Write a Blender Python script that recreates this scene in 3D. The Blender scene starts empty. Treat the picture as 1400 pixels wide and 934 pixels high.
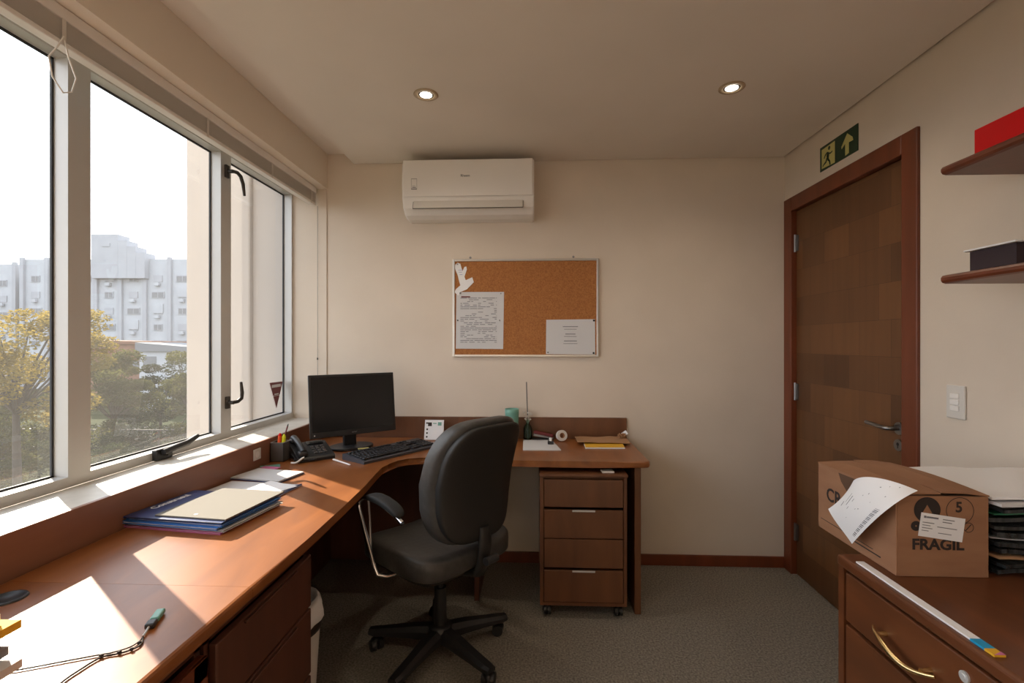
import bpy, bmesh, math, random
from mathutils import Vector, Matrix
random.seed(7)
R = math.radians
C = bpy.context.scene.collection
SC = bpy.context.scene

# ---------------------------------------------------------------- camera
cam_d = bpy.data.cameras.new('camera'); cam = bpy.data.objects.new('camera', cam_d); C.objects.link(cam)
cam_d.sensor_width = 36.0; cam_d.lens = 17.0; cam_d.clip_start = 0.02; cam_d.clip_end = 600
cam_d.shift_y = 2 / 1400
cam.location = (0, 0, 1.34); cam.rotation_euler = (R(90), 0, R(2.5))
SC.camera = cam

# ---------------------------------------------------------------- sky, sun, exposure
SC.view_settings.view_transform = 'Standard'; SC.view_settings.look = 'None'
SC.view_settings.gamma = 1; SC.view_settings.use_curve_mapping = False
SC.view_settings.exposure = 0.15
SC.cycles.use_denoising = True
SC.cycles.max_bounces = 10; SC.cycles.diffuse_bounces = 6; SC.cycles.transparent_max_bounces = 24
SC.cycles.sample_clamp_indirect = 8
SKY = 3.3; SUN = 16.5; LAMP = 9.0
SUN_AZ = Vector((-.806, .592, 0)); SUN_EL = R(26)
world = bpy.data.worlds.new('sky'); SC.world = world; world.use_nodes = True
wn, wl = world.node_tree.nodes, world.node_tree.links
bg = wn['Background']
tc = wn.new('ShaderNodeTexCoord'); sp = wn.new('ShaderNodeSeparateXYZ'); cr = wn.new('ShaderNodeValToRGB')
wl.new(tc.outputs['Generated'], sp.inputs[0]); wl.new(sp.outputs['Z'], cr.inputs[0])
cr.color_ramp.elements[0].position = 0.0; cr.color_ramp.elements[0].color = (.96, .97, 1.0, 1)
cr.color_ramp.elements[1].position = 0.7; cr.color_ramp.elements[1].color = (.74, .82, .95, 1)
wl.new(cr.outputs[0], bg.inputs['Color']); bg.inputs['Strength'].default_value = SKY
sd = bpy.data.lights.new('sun', 'SUN'); sun = bpy.data.objects.new('sun', sd); C.objects.link(sun)
sd.energy = SUN; sd.angle = R(.55); sd.color = (1, .88, .72)
sdir = Vector((SUN_AZ.x * math.cos(SUN_EL), SUN_AZ.y * math.cos(SUN_EL), math.sin(SUN_EL)))
sun.location = sdir * 30; sun.rotation_euler = sdir.to_track_quat('Z', 'Y').to_euler()

# ---------------------------------------------------------------- materials
def lin(c):
    return tuple((v / 12.92 if v <= .04045 else ((v + .055) / 1.055) ** 2.4) for v in [x / 255 for x in c])
def mat(name, rgb, rough=.6, metal=0.0, spec=.5, srgb=True):
    m = bpy.data.materials.new(name); m.use_nodes = True
    b = m.node_tree.nodes['Principled BSDF']
    c = lin(rgb) if srgb else rgb
    b.inputs['Base Color'].default_value = (*c, 1); b.inputs['Roughness'].default_value = rough
    b.inputs['Metallic'].default_value = metal; b.inputs['Specular IOR Level'].default_value = spec
    return m
def noisy(name, a, b_, scale=8, rough=.6, stretch=(1, 1, 1), bump=0, detail=5, lo=.35, hi=.65, metal=0, bscale=None, dist=0, spec=.5):
    m = mat(name, a, rough, metal, spec); n, l = m.node_tree.nodes, m.node_tree.links
    P = n['Principled BSDF']; t = n.new('ShaderNodeTexCoord'); mp = n.new('ShaderNodeMapping'); mp.inputs['Scale'].default_value = stretch
    nz = n.new('ShaderNodeTexNoise'); nz.inputs['Scale'].default_value = scale; nz.inputs['Detail'].default_value = detail
    nz.inputs['Distortion'].default_value = dist
    r = n.new('ShaderNodeValToRGB'); r.color_ramp.elements[0].position = lo; r.color_ramp.elements[1].position = hi
    r.color_ramp.elements[0].color = (*lin(a), 1); r.color_ramp.elements[1].color = (*lin(b_), 1)
    l.new(t.outputs['Object'], mp.inputs[0]); l.new(mp.outputs[0], nz.inputs['Vector']); l.new(nz.outputs['Fac'], r.inputs[0]); l.new(r.outputs[0], P.inputs['Base Color'])
    if bump:
        bp = n.new('ShaderNodeBump'); bp.inputs['Strength'].default_value = bump; bp.inputs['Distance'].default_value = .01
        if bscale:
            nb = n.new('ShaderNodeTexNoise'); nb.inputs['Scale'].default_value = bscale; nb.inputs['Detail'].default_value = 6
            l.new(t.outputs['Object'], nb.inputs['Vector']); l.new(nb.outputs['Fac'], bp.inputs['Height'])
        else: l.new(nz.outputs['Fac'], bp.inputs['Height'])
        l.new(bp.outputs[0], P.inputs['Normal'])
    return m
def emit(name, rgb, s):
    m = bpy.data.materials.new(name); m.use_nodes = True; n = m.node_tree.nodes; n.clear()
    o = n.new('ShaderNodeOutputMaterial'); e = n.new('ShaderNodeEmission'); e.inputs[0].default_value = (*rgb, 1); e.inputs[1].default_value = s
    m.node_tree.links.new(e.outputs[0], o.inputs[0]); return m
def glass(name, tint=(.96, .97, .96), haze=.0, refl=1.0):
    m = bpy.data.materials.new(name); m.use_nodes = True; n, l = m.node_tree.nodes, m.node_tree.links; n.clear()
    o = n.new('ShaderNodeOutputMaterial'); tr = n.new('ShaderNodeBsdfTransparent'); tr.inputs[0].default_value = (*tint, 1)
    gl = n.new('ShaderNodeBsdfGlossy'); gl.inputs['Roughness'].default_value = .01
    fr = n.new('ShaderNodeFresnel'); fr.inputs[0].default_value = 1.45; mx = n.new('ShaderNodeMixShader')
    ml = n.new('ShaderNodeMath'); ml.operation = 'MULTIPLY'; ml.inputs[1].default_value = refl
    geo = n.new('ShaderNodeNewGeometry')
    l.new(fr.outputs[0], ml.inputs[0]); l.new(ml.outputs[0], mx.inputs[0]); l.new(tr.outputs[0], mx.inputs[1]); l.new(gl.outputs[0], mx.inputs[2])
    last = mx
    if haze:
        di = n.new('ShaderNodeBsdfTranslucent'); di.inputs[0].default_value = (1, .97, .92, 1); m2 = n.new('ShaderNodeMixShader'); m2.inputs[0].default_value = haze  # translucent share imitates the bright haze over the view outside
        l.new(mx.outputs[0], m2.inputs[1]); l.new(di.outputs[0], m2.inputs[2]); last = m2
    l.new(last.outputs[0], o.inputs[0]); return m
M = {}
M['wall'] = noisy('wall_paint', (216, 203, 188), (211, 198, 183), 3, .75, bump=.05, bscale=160)
M['ceil'] = noisy('ceiling_paint', (228, 220, 211), (223, 215, 206), 2, .85)
M['soffit'] = mat('soffit_paint', (232, 222, 208), .8)
M['wood'] = noisy('desk_wood', (118, 68, 34), (148, 90, 46), 3.2, .32, (3, .7, 3), .03, 8, .3, .7, dist=.8, spec=.4)
M['woodx'] = noisy('desk_wood_across', (124, 68, 40), (152, 88, 52), 3.2, .36, (.7, 3, 3), .03, 8, .3, .7, dist=.8)
M['wood_up'] = noisy('upright_wood', (92, 56, 34), (112, 70, 42), 4, .4, (3, 3, .5), .03, 8, .3, .7, dist=.6)
M['wood_dark'] = noisy('dark_wood', (78, 46, 34), (98, 58, 42), 4, .45, (3, 3, .6), .03, 8, .3, .7)
M['wood_red'] = noisy('red_wood', (98, 48, 26), (118, 58, 32), 4, .38, (3, 3, .5), .03, 8, .3, .7, dist=.5)
M['wood_cab'] = noisy('cabinet_wood', (90, 52, 30), (112, 64, 36), 4, .34, (3, .8, 3), .03, 8, .3, .7, dist=.5)
M['panel'] = noisy('panel_wood', (126, 84, 64), (144, 98, 76), 4, .38, (3, .6, 3), .03, 8, .3, .7)
M['seam'] = mat('seam_dark', (40, 24, 16), .8)
M['stone'] = noisy('sill_stone', (205, 200, 190), (190, 184, 174), 12, .45)
M['alu'] = mat('aluminium', (196, 195, 193), .42, .2)
M['alu_frame'] = mat('bright_aluminium', (205, 203, 200), .3, .8)
M['rubber'] = mat('rubber', (50, 50, 52), .7)
M['black'] = mat('black_plastic', (36, 36, 38), .42)
M['black_matte'] = mat('black_matte', (30, 30, 30), .75)
M['kbcase'] = mat('keyboard_case_sheen', (66, 68, 76), .4)  # grey puts the sheen of the key edges into the case colour
M['keycap'] = mat('keycap', (36, 36, 40), .45)
M['screen'] = mat('screen', (26, 26, 28), .22)
M['leather'] = noisy('chair_leather', (60, 58, 56), (68, 66, 64), 40, .45, bump=.15)
M['shell'] = mat('chair_shell', (32, 30, 28), .55)
M['chrome'] = mat('chrome', (225, 225, 228), .12, 1)
M['brass'] = mat('brass', (232, 204, 148), .22, 1)
M['white'] = mat('white_plastic', (232, 229, 226), .38)
M['offwhite'] = mat('offwhite_plastic', (214, 210, 204), .4)
M['report'] = mat('report_paper', (126, 122, 115), .9, 0, .2)
M['paper'] = mat('paper', (232, 232, 234), .8)
M['papergrey'] = mat('paper_grey', (206, 206, 208), .8)
M['ink'] = mat('print_grey', (120, 120, 126), .8)
M['inkdark'] = mat('print_dark', (44, 34, 30), .8)
M['cork'] = noisy('cork', (176, 118, 66), (150, 94, 50), 140, .9, bump=.2)
M['glass'] = glass('window_glass', haze=.028, refl=2.2)
M['greenglass'] = glass('green_glass', (.55, .8, .68), 0, 1.0)
M['teal'] = mat('teal_ceramic', (108, 160, 146), .35)
M['cardboard'] = noisy('cardboard', (154, 112, 82), (144, 102, 74), 6, .85, (1, 1, 4))
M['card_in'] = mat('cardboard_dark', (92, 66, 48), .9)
M['kraft'] = mat('kraft_paper', (168, 128, 92), .85)
M['yellow'] = mat('yellow_paper', (222, 170, 40), .8)
M['hiyellow'] = mat('marker_yellow', (228, 230, 40), .5)
M['orange'] = mat('orange_plastic', (226, 84, 30), .5)
M['navy'] = mat('navy_card', (42, 60, 108), .35)
M['blue'] = mat('blue_card', (52, 112, 186), .35)
M['pink'] = mat('pink_card', (200, 110, 156), .6)
M['lilac'] = mat('pale_blue_card', (160, 170, 206), .6)
M['red'] = mat('red_card', (206, 0, 4), .6, 0, .2)
M['purple'] = mat('dark_purple_card', (44, 28, 38), .5)
M['maroon'] = mat('maroon', (104, 34, 36), .5)
M['signgreen'] = mat('sign_green', (22, 56, 36), .45)
M['signpale'] = mat('sign_pale', (196, 190, 120), .5)
M['mesh'] = mat('mesh_grey', (96, 92, 90), .5, .3)
M['green'] = mat('green_plastic', (40, 120, 84), .4)
M['film'] = noisy('black_film', (30, 32, 34), (60, 64, 66), 14, .25, (4, 1, 1), .6)
M['steel'] = mat('steel', (150, 150, 152), .3, 1)
M['darkmetal'] = mat('dark_metal', (58, 54, 52), .45, .3)
M['cyan'] = mat('cyan_print', (20, 150, 200), .5)
M['lampring'] = mat('lamp_ring', (176, 156, 130), .5)
M['lampon'] = emit('lamp_bulb', (1, .92, .78), 12)
M['concrete'] = noisy('outside_render', (178, 165, 154), (168, 156, 146), 1.6, .9, (1, 1, .4))
# carpet
M['carpet'] = noisy('carpet', (110, 105, 97), (156, 149, 138), 120, .97, (1, 1, 1), .35, 8, .34, .66, spec=.1)
# door leaf: blocks of veneer
def veneer():
    m = mat('door_veneer', (120, 78, 42), .42); n, l = m.node_tree.nodes, m.node_tree.links; P = n['Principled BSDF']
    t = n.new('ShaderNodeTexCoord'); mp = n.new('ShaderNodeMapping'); mp.inputs['Rotation'].default_value = (0, R(90), R(90))
    sx = n.new('ShaderNodeSeparateXYZ'); cb = n.new('ShaderNodeCombineXYZ')
    l.new(t.outputs['Object'], sx.inputs[0]); l.new(sx.outputs['Y'], cb.inputs['X']); l.new(sx.outputs['Z'], cb.inputs['Y'])
    br = n.new('ShaderNodeTexBrick'); br.inputs['Scale'].default_value = 1; br.inputs['Mortar Size'].default_value = .001
    br.inputs['Brick Width'].default_value = .2; br.inputs['Row Height'].default_value = .16; br.offset = .37; br.squash = 1
    br.inputs['Color1'].default_value = (*lin((92, 58, 32)), 1); br.inputs['Color2'].default_value = (*lin((122, 80, 46)), 1); br.inputs['Mortar'].default_value = (*lin((84, 52, 30)), 1)
    nz = n.new('ShaderNodeTexNoise'); nz.inputs['Scale'].default_value = 3; nz.inputs['Detail'].default_value = 8
    m2 = n.new('ShaderNodeMapping'); m2.inputs['Scale'].default_value = (4, 10, .8)
    l.new(t.outputs['Object'], m2.inputs[0]); l.new(m2.outputs[0], nz.inputs['Vector'])
    mx = n.new('ShaderNodeMixRGB'); mx.blend_type = 'MULTIPLY'; mx.inputs[0].default_value = .35
    l.new(cb.outputs[0], br.inputs['Vector']); l.new(br.outputs['Color'], mx.inputs[1]); l.new(nz.outputs['Fac'], mx.inputs[2]); l.new(mx.outputs[0], P.inputs['Base Color'])
    return m
M['veneer'] = veneer()
def leafmat(name, rgb, tr):
    m = mat(name, rgb, .9, 0, .08); n, l = m.node_tree.nodes, m.node_tree.links; P = n['Principled BSDF']
    t = n.new('ShaderNodeBsdfTranslucent'); t.inputs[0].default_value = (*lin(tr), 1); mx = n.new('ShaderNodeMixShader'); mx.inputs[0].default_value = .5
    l.new(P.outputs[0], mx.inputs[1]); l.new(t.outputs[0], mx.inputs[2]); l.new(mx.outputs[0], n['Material Output'].inputs[0]); return m
M['leaf_yellow'] = leafmat('leaf_yellow', (104, 92, 48), (128, 110, 50))
M['leaf_olive'] = leafmat('leaf_olive', (66, 66, 44), (80, 80, 42))
M['leaf_dark'] = leafmat('leaf_dark', (34, 38, 26), (46, 52, 28))
M['bark'] = mat('bark', (60, 52, 44), .9)
M['bld'] = noisy('pale_building', (158, 162, 168), (150, 154, 160), .5, .9)
M['bld2'] = noisy('pale_building_panel', (146, 149, 155), (140, 143, 149), .5, .9)
M['bldwin'] = mat('far_window', (92, 96, 102), .4)
M['brick'] = noisy('far_brick', (118, 84, 68), (104, 74, 60), 1, .9)
M['grass'] = noisy('far_ground', (38, 46, 24), (52, 54, 34), .3, 1, spec=.03)
M['asphalt'] = noisy('asphalt', (52, 52, 52), (60, 60, 58), .6, 1, spec=.03)

# ---------------------------------------------------------------- mesh builder
class MB:
    def __init__(s): s.v = []; s.f = []; s.m = []; s.sm = []; s.mi = 0
    def add(s, vs, fs, smooth=False):
        k = len(s.v); s.v += [tuple(v) for v in vs]
        for f in fs: s.f.append([k + i for i in f]); s.m.append(s.mi); s.sm.append(smooth)
        return s
    def bm(s, bm, smooth=False, T=None):
        if T is not None: bmesh.ops.transform(bm, matrix=T, verts=bm.verts)
        bm.verts.index_update(); bm.normal_update()
        s.add([v.co[:] for v in bm.verts], [[v.index for v in f.verts] for f in bm.faces], smooth); bm.free(); return s
    def mat(s, i): s.mi = i; return s
    def box(s, x0, x1, y0, y1, z0, z1, b=0, seg=2, T=None):
        bm = bmesh.new(); bmesh.ops.create_cube(bm, size=1)
        sx, sy, sz = abs(x1 - x0), abs(y1 - y0), abs(z1 - z0)
        for v in bm.verts: v.co = Vector((v.co.x * sx + (x0 + x1) / 2, v.co.y * sy + (y0 + y1) / 2, v.co.z * sz + (z0 + z1) / 2))
        if b: bmesh.ops.bevel(bm, geom=list(bm.edges), offset=min(b, .49 * min(sx, sy, sz)), segments=seg, profile=.5, affect='EDGES')
        return s.bm(bm, False, T)
    def cbox(s, c, d, rz=0, b=0, rx=0, ry=0, seg=2):
        T = Matrix.Translation(c) @ Matrix.Rotation(rz, 4, 'Z') @ Matrix.Rotation(ry, 4, 'Y') @ Matrix.Rotation(rx, 4, 'X')
        return s.box(-d[0] / 2, d[0] / 2, -d[1] / 2, d[1] / 2, -d[2] / 2, d[2] / 2, b, seg, T)
    def cyl(s, p0, p1, r0, r1=None, n=20, caps=True, smooth=True):
        r1 = r0 if r1 is None else r1; p0, p1 = Vector(p0), Vector(p1); d = (p1 - p0)
        q = d.to_track_quat('Z', 'Y'); a = [q @ Vector((math.cos(2 * math.pi * i / n), math.sin(2 * math.pi * i / n), 0)) for i in range(n)]
        s.add([p0 + x * r0 for x in a] + [p1 + x * r1 for x in a], [[i, (i + 1) % n, n + (i + 1) % n, n + i] for i in range(n)], smooth)
        if caps:
            if r0 > 0: s.add([p0 + x * r0 for x in a], [list(range(n))[::-1]])
            if r1 > 0: s.add([p1 + x * r1 for x in a], [list(range(n))])
        return s
    def tube(s, pts, r, n=10, closed=False, flat=1.0):
        pts = [Vector(p) for p in pts]; m = len(pts); rings = []; up = Vector((0, 0, 1)); prev = None
        for i, p in enumerate(pts):
            if closed: t = pts[(i + 1) % m] - pts[i - 1]
            else: t = pts[min(i + 1, m - 1)] - pts[max(i - 1, 0)]
            t.normalize()
            if prev is None:
                a = t.cross(up); a = a if a.length > .05 else t.cross(Vector((1, 0, 0)))
            else: a = prev - t * prev.dot(t)
            a.normalize(); prev = a; b = t.cross(a)
            rr = r[i] if isinstance(r, (list, tuple)) else r
            rings.append([p + a * rr * math.cos(2 * math.pi * k / n) + b * rr * flat * math.sin(2 * math.pi * k / n) for k in range(n)])
        vs = [v for g in rings for v in g]; fs = []
        for i in range(m if closed else m - 1):
            j = (i + 1) % m
            for k in range(n): fs.append([i * n + k, j * n + k, j * n + (k + 1) % n, i * n + (k + 1) % n][::-1])
        s.add(vs, fs, True)
        if not closed: s.add(rings[0], [list(range(n))]); s.add(rings[-1], [list(range(n))[::-1]])
        return s
    def lathe(s, prof, c=(0, 0, 0), n=28, T=None, smooth=True):
        vs = []; fs = []; m = len(prof)
        for r, z in prof:
            for k in range(n):
                v = Vector((c[0] + max(r, 1e-5) * math.cos(2 * math.pi * k / n), c[1] + max(r, 1e-5) * math.sin(2 * math.pi * k / n), c[2] + z))
                vs.append(T @ v if T else v)
        for i in range(m - 1):
            for k in range(n): fs.append([i * n + k, i * n + (k + 1) % n, (i + 1) * n + (k + 1) % n, (i + 1) * n + k])
        return s.add(vs, fs, smooth)
    def prism(s, poly, z0, z1, b=0, seg=3, T=None, smooth=False, skipy=None):
        bm = bmesh.new(); lo = [bm.verts.new((x, y, z0)) for x, y in poly]; hi = [bm.verts.new((x, y, z1)) for x, y in poly]
        bm.faces.new(lo[::-1]); bm.faces.new(hi); n = len(poly)
        for i in range(n): bm.faces.new([lo[i], lo[(i + 1) % n], hi[(i + 1) % n], hi[i]])
        if b:
            es = [e for e in bm.edges if abs(e.verts[0].co.z - e.verts[1].co.z) < 1e-6]
            if skipy is not None: es = [e for e in es if not all(abs(v.co.y - skipy) < 1e-4 for v in e.verts)]
            bmesh.ops.bevel(bm, geom=es, offset=b, segments=seg, profile=.5, affect='EDGES')
        bmesh.ops.recalc_face_normals(bm, faces=bm.faces)
        return s.bm(bm, smooth, T)
    def sup(s, c, h, e=.35, n=28, k=16, warp=None, T=None):
        """rounded box: superellipsoid with half sizes h"""
        def sg(w, p): return math.copysign(abs(w) ** p, w)
        vs = []; fs = []
        for i in range(k + 1):
            ph = -math.pi / 2 + math.pi * i / k
            for j in range(n):
                th = 2 * math.pi * j / n
                v = Vector((h[0] * sg(math.cos(ph), e) * sg(math.cos(th), e), h[1] * sg(math.cos(ph), e) * sg(math.sin(th), e), h[2] * sg(math.sin(ph), e)))
                if warp: v = warp(v)
                v = v + Vector(c); vs.append(T @ v if T else v)
        for i in range(k):
            for j in range(n): fs.append([i * n + j, i * n + (j + 1) % n, (i + 1) * n + (j + 1) % n, (i + 1) * n + j])
        return s.add(vs, fs, True)
    def text(s, body, size, T, depth=.0003, bold=0, align='LEFT', sx=1):
        cu = bpy.data.curves.new('t', 'FONT'); cu.body = body; cu.size = size; cu.extrude = depth; cu.offset = bold; cu.align_x = align; cu.resolution_u = 3
        o = bpy.data.objects.new('t', cu); C.objects.link(o); dg = bpy.context.evaluated_depsgraph_get(); dg.update()
        me = bpy.data.meshes.new_from_object(o.evaluated_get(dg))
        TT = T @ Matrix.Diagonal((sx, 1, 1, 1))
        s.add([TT @ v.co for v in me.vertices], [list(p.vertices) for p in me.polygons])
        C.objects.unlink(o); bpy.data.objects.remove(o); bpy.data.curves.remove(cu); bpy.data.meshes.remove(me); return s

def rootmat(o):
    while o.parent: o = o.parent
    return Matrix.Translation(o.location) @ o.rotation_euler.to_matrix().to_4x4()
def obj(name, mb, mats, parent=None, world=True, bevel=0):
    me = bpy.data.meshes.new(name); vs = mb.v
    if parent is not None and world:
        I = rootmat(parent).inverted(); vs = [I @ Vector(v) for v in vs]
    me.from_pydata([tuple(v) for v in vs], [], mb.f)
    for m in (mats if isinstance(mats, (list, tuple)) else [mats]): me.materials.append(M[m] if isinstance(m, str) else m)
    me.polygons.foreach_set('material_index', mb.m); me.polygons.foreach_set('use_smooth', mb.sm)
    me.validate(); me.update()
    o = bpy.data.objects.new(name, me); C.objects.link(o)
    if parent is not None: o.parent = parent
    return o
def tag(o, label, cat, group=None, kind=None):
    o['label'] = label; o['category'] = cat
    if group: o['group'] = group
    if kind: o['kind'] = kind
    return o
def thing(name, label, cat, loc=(0, 0, 0), rz=0, group=None):
    o = bpy.data.objects.new(name, None); C.objects.link(o); o.location = loc; o.rotation_euler = (0, 0, rz); o.empty_display_size = .05
    return tag(o, label, cat, group)
def struct(name, mb, mats, parent=None, label=None):
    o = obj(name, mb, mats, parent)
    if parent is None: o['kind'] = 'structure'
    if label: o['label'] = label
    return o
def TM(x, y, z, rz=0, rx=0, ry=0): return Matrix.Translation((x, y, z)) @ Matrix.Rotation(rz, 4, 'Z') @ Matrix.Rotation(ry, 4, 'Y') @ Matrix.Rotation(rx, 4, 'X')
def basis(o, x, y):
    """frame at o with local x and y along the given world directions"""
    x = Vector(x).normalized(); y = Vector(y).normalized(); z = x.cross(y)
    m = Matrix((x, y, z)).transposed().to_4x4(); m.translation = Vector(o); return m

# ================================================================ THE ROOM
XL, XR, YB, YN, ZC = -1.30, 1.504, 2.96, -1.8, 2.45
o = struct('floor', MB().box(-1.6, 1.75, YN - .1, YB + .1, -.12, 0), 'carpet')
o['label'] = 'grey brown carpet floor'
struct('wall_back', MB().box(-1.5, 1.75, YB, 3.12, 0, 2.9), 'wall')
struct('wall_front', MB().box(-1.6, 1.75, YN - .12, YN, 0, 2.9), 'wall')
# wall with the door: opening Y 2.03..2.88, Z 0..2.12
DY0, DY1, DZ = 2.03, 2.87, 2.105
struct('wall_right', MB().box(XR, 1.72, YN, DY0, 0, 2.9).box(XR, 1.72, DY1, YB, 0, 2.9).box(XR, 1.72, DY0, DY1, DZ, 2.9).box(1.70, 1.72, DY0, DY1, 0, DZ), 'wall')
struct('wall_left', MB().box(-1.62, XL, YN, YB, 0, .85).box(-1.62, -1.28, YN, YB, 2.30, 2.9).box(-1.62, -1.28, YN, -1.62, .87, 2.30), 'soffit')
struct('ceiling', MB().box(-1.11, 1.492, YN, YB - .008, ZC, ZC + .03).box(-1.279, -1.0, YN, YB, 2.515, 2.53).box(-1.279, 1.504, YN, YB, 2.72, 2.9), 'ceil')  # low slab over the window gap added to bounce light onto the lintel
struct('baseboard_back', MB().box(-1.29, XR - .001, YB - .015, YB - .0005, 0, .065, .003), 'wood_red')
struct('baseboard_right', MB().box(XR - .015, XR - .0005, YN, 1.945, 0, .065, .003), 'wood_red')
struct('trim_1', MB().box(XL, -1.285, YN, YB - .001, .0, .874, .002), 'panel', label='brown wooden upstand panel under the window sill')
struct('trim_2', MB().box(-1.50, XL - .0005, -1.62, YB - .001, .8505, .872, .003), 'stone', label='pale stone window sill')
# raised plaster strip with a thin blind cord channel beside the window
struct('trim_3', MB().box(-1.335, -1.282, YB - .006, YB - .0005, .873, 2.29, .002), 'wall', label='narrow raised plaster strip beside the window')

# windows: posts at every .765 m
PO = [(-1.6, -1.52), (-.798, -.718), (-.033, .047), (.732, .812), (1.497, 1.577), (2.262, 2.34), (2.944, 2.959)]
def window(i):
    y0, y1 = PO[i][1], PO[i + 1][0]
    fr = MB()
    if i == 0: fr.box(-1.548, -1.50, y0 - .08, y0, .8715, 2.3)
    fr.box(-1.548, -1.50, y1, PO[i + 1][1], .8715, 2.3)
    fr.box(-1.548, -1.50, y0, y1, .8715, .906); fr.box(-1.548, -1.50, y0, y1, 2.262, 2.3)
    w = struct('window_%d' % (i + 1), fr, 'alu')
    w['label'] = 'aluminium window light'
    s = MB()
    for a in (y0, y1 - .006): s.box(-1.556, -1.548, a, a + .006, .906, 2.262)
    s.box(-1.556, -1.548, y0, y1, .900, .912); s.box(-1.556, -1.548, y0, y1, 2.256, 2.262)
    obj('gasket', s, 'rubber', w)
    obj('glass_pane', MB().add([(-1.552, y0, .908), (-1.552, y1, .908), (-1.552, y1, 2.26), (-1.552, y0, 2.26)], [[0, 1, 2, 3]]), 'glass', w)
    return w
wins = [window(i) for i in range(6)]
for w, l in zip(wins[3:], ('large window light at the edge of the view', 'middle window light with a black lever at its foot', 'narrow window light by the corner with two side levers')): w['label'] = l
# levers
def lever(parent, base, plate_d, path, m='darkmetal', r_=.009):
    mb = MB().cbox(base, plate_d, b=.003); mb.cyl(Vector(base) , Vector(base) + Vector((.03, 0, 0)), .009, n=12)
    mb.tube(path, [r_] * (len(path) - 1) + [r_ * .7], 8); obj('handle', mb, m, parent)
lever(wins[5], (-1.494, 2.30, 2.178), (.012, .028, .062), [(-1.47, 2.30, 2.18), (-1.462, 2.33, 2.183), (-1.46, 2.355, 2.172), (-1.46, 2.375, 2.14), (-1.462, 2.39, 2.085)])
lever(wins[5], (-1.494, 2.305, 1.048), (.012, .028, .06), [(-1.47, 2.305, 1.048), (-1.462, 2.335, 1.05), (-1.46, 2.362, 1.062), (-1.462, 2.37, 1.09), (-1.465, 2.366, 1.145)])
lever(wins[4], (-1.492, 1.885, .895), (.022, .085, .044), [(-1.468, 1.86, .905), (-1.460, 1.92, .914), (-1.460, 1.98, .918), (-1.463, 2.05, .935)], 'black', .013)

# door
fr = MB()
fr.box(1.492, 1.60, 1.948, DY0 + .001, 0, DZ + .08, .004).box(1.492, 1.60, DY1 - .001, 2.951, 0, DZ + .08, .004).box(1.492, 1.60, DY0, DY1, DZ - .001, DZ + .08, .004)
fr.box(1.56, 1.60, DY0, DY0 + .012, 0, DZ).box(1.56, 1.60, DY1 - .012, DY1, 0, DZ)
d = struct('door_1', fr, 'wood_red'); d['label'] = 'brown wooden door with patchwork veneer'
leaf = obj('door_leaf', MB().box(1.522, 1.558, DY0 + .004, DY1 - .004, .006, DZ - .004, .002), 'veneer', d)
h = MB(); h.cyl((1.5219, 2.072, .985), (1.512, 2.072, .985), .026, n=28); h.tube([(1.516, 2.072, .985), (1.475, 2.072, .985), (1.467, 2.085, .985), (1.466, 2.11, .986), (1.468, 2.20, .992)], .0085, 12)
obj('handle', h, 'steel', d)
obj('lock', MB().cyl((1.5219, 2.078, .915), (1.514, 2.078, .915), .024, n=28), 'steel', d)
obj('keyhole', MB().cyl((1.5138, 2.078, .919), (1.5132, 2.078, .919), .007, n=16).box(1.5132, 1.5138, 2.0755, 2.0805, .902, .918), 'black_matte', d)
for z in (1.915, 1.06, .25):
    obj('hinge', MB().cyl((1.512, 2.862, z - .05), (1.512, 2.862, z + .05), .007, n=12).box(1.5135, 1.5215, 2.84, 2.866, z - .045, z + .045), 'steel', d)

# ================================================================ DESKS
edge = [(-.665, 1.1215), (-.666, 1.4), (-.672, 1.7), (-.682, 1.94), (-.697, 2.12), (-.703, 2.22), (-.698, 2.30), (-.675, 2.365), (-.63, 2.41), (-.57, 2.432), (-.48, 2.437), (-.38, 2.425), (-.28, 2.408), (-.15, 2.393), (0, 2.385), (.3, 2.382), (.545, 2.382), (.567, 2.389), (.576, 2.41)]
t = thing('corner_desk', 'brown wooden L shaped corner desk running below the window and along the back wall', 'desk', (-.6, 2.5, 0))
obj('tabletop', MB().prism([(-1.2835, 1.1215)] + edge + [(.576, 2.9435), (-1.2835, 2.9435)], .728, .76, .011, 3, skipy=1.1215), 'wood', t)
obj('back_panel', MB().box(-1.2835, .564, 2.9445, 2.9595, .70, .887, .002), 'wood_up', t)
obj('leg', MB().box(.50, .532, 2.41, 2.90, 0, .7275, .003), 'wood_up', t)
obj('modesty_panel', MB().box(-1.25, -.28, 2.90, 2.918, .02, .7275), 'wood_dark', t)
obj('modesty_panel', MB().box(-1.25, -1.232, 1.52, 2.899, .02, .7275), 'wood_dark', t)
obj('leg', MB().box(-.305, -.28, 2.50, 2.899, 0, .7275, .002), 'wood_dark', t)
t = thing('side_desk', 'brown wooden desk top under the window with a round black cable grommet', 'desk', (-.95, .4, 0))
obj('tabletop', MB().prism([(-1.2835, -.7), (-.665, -.7), (-.665, 1.1208), (-1.2835, 1.1208)], .728, .76, .011, 3, skipy=1.1208), 'wood', t)
obj('side_panel', MB().box(-1.25, -.70, -.66, -.63, 0, .7275, .002), 'wood_dark', t)
obj('grommet', MB().lathe([(.0, .0008), (.026, .0008), (.028, .004), (.034, .004), (.036, .0005)], (-1.19, 1.045, .76), 30), 'black', t)

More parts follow.
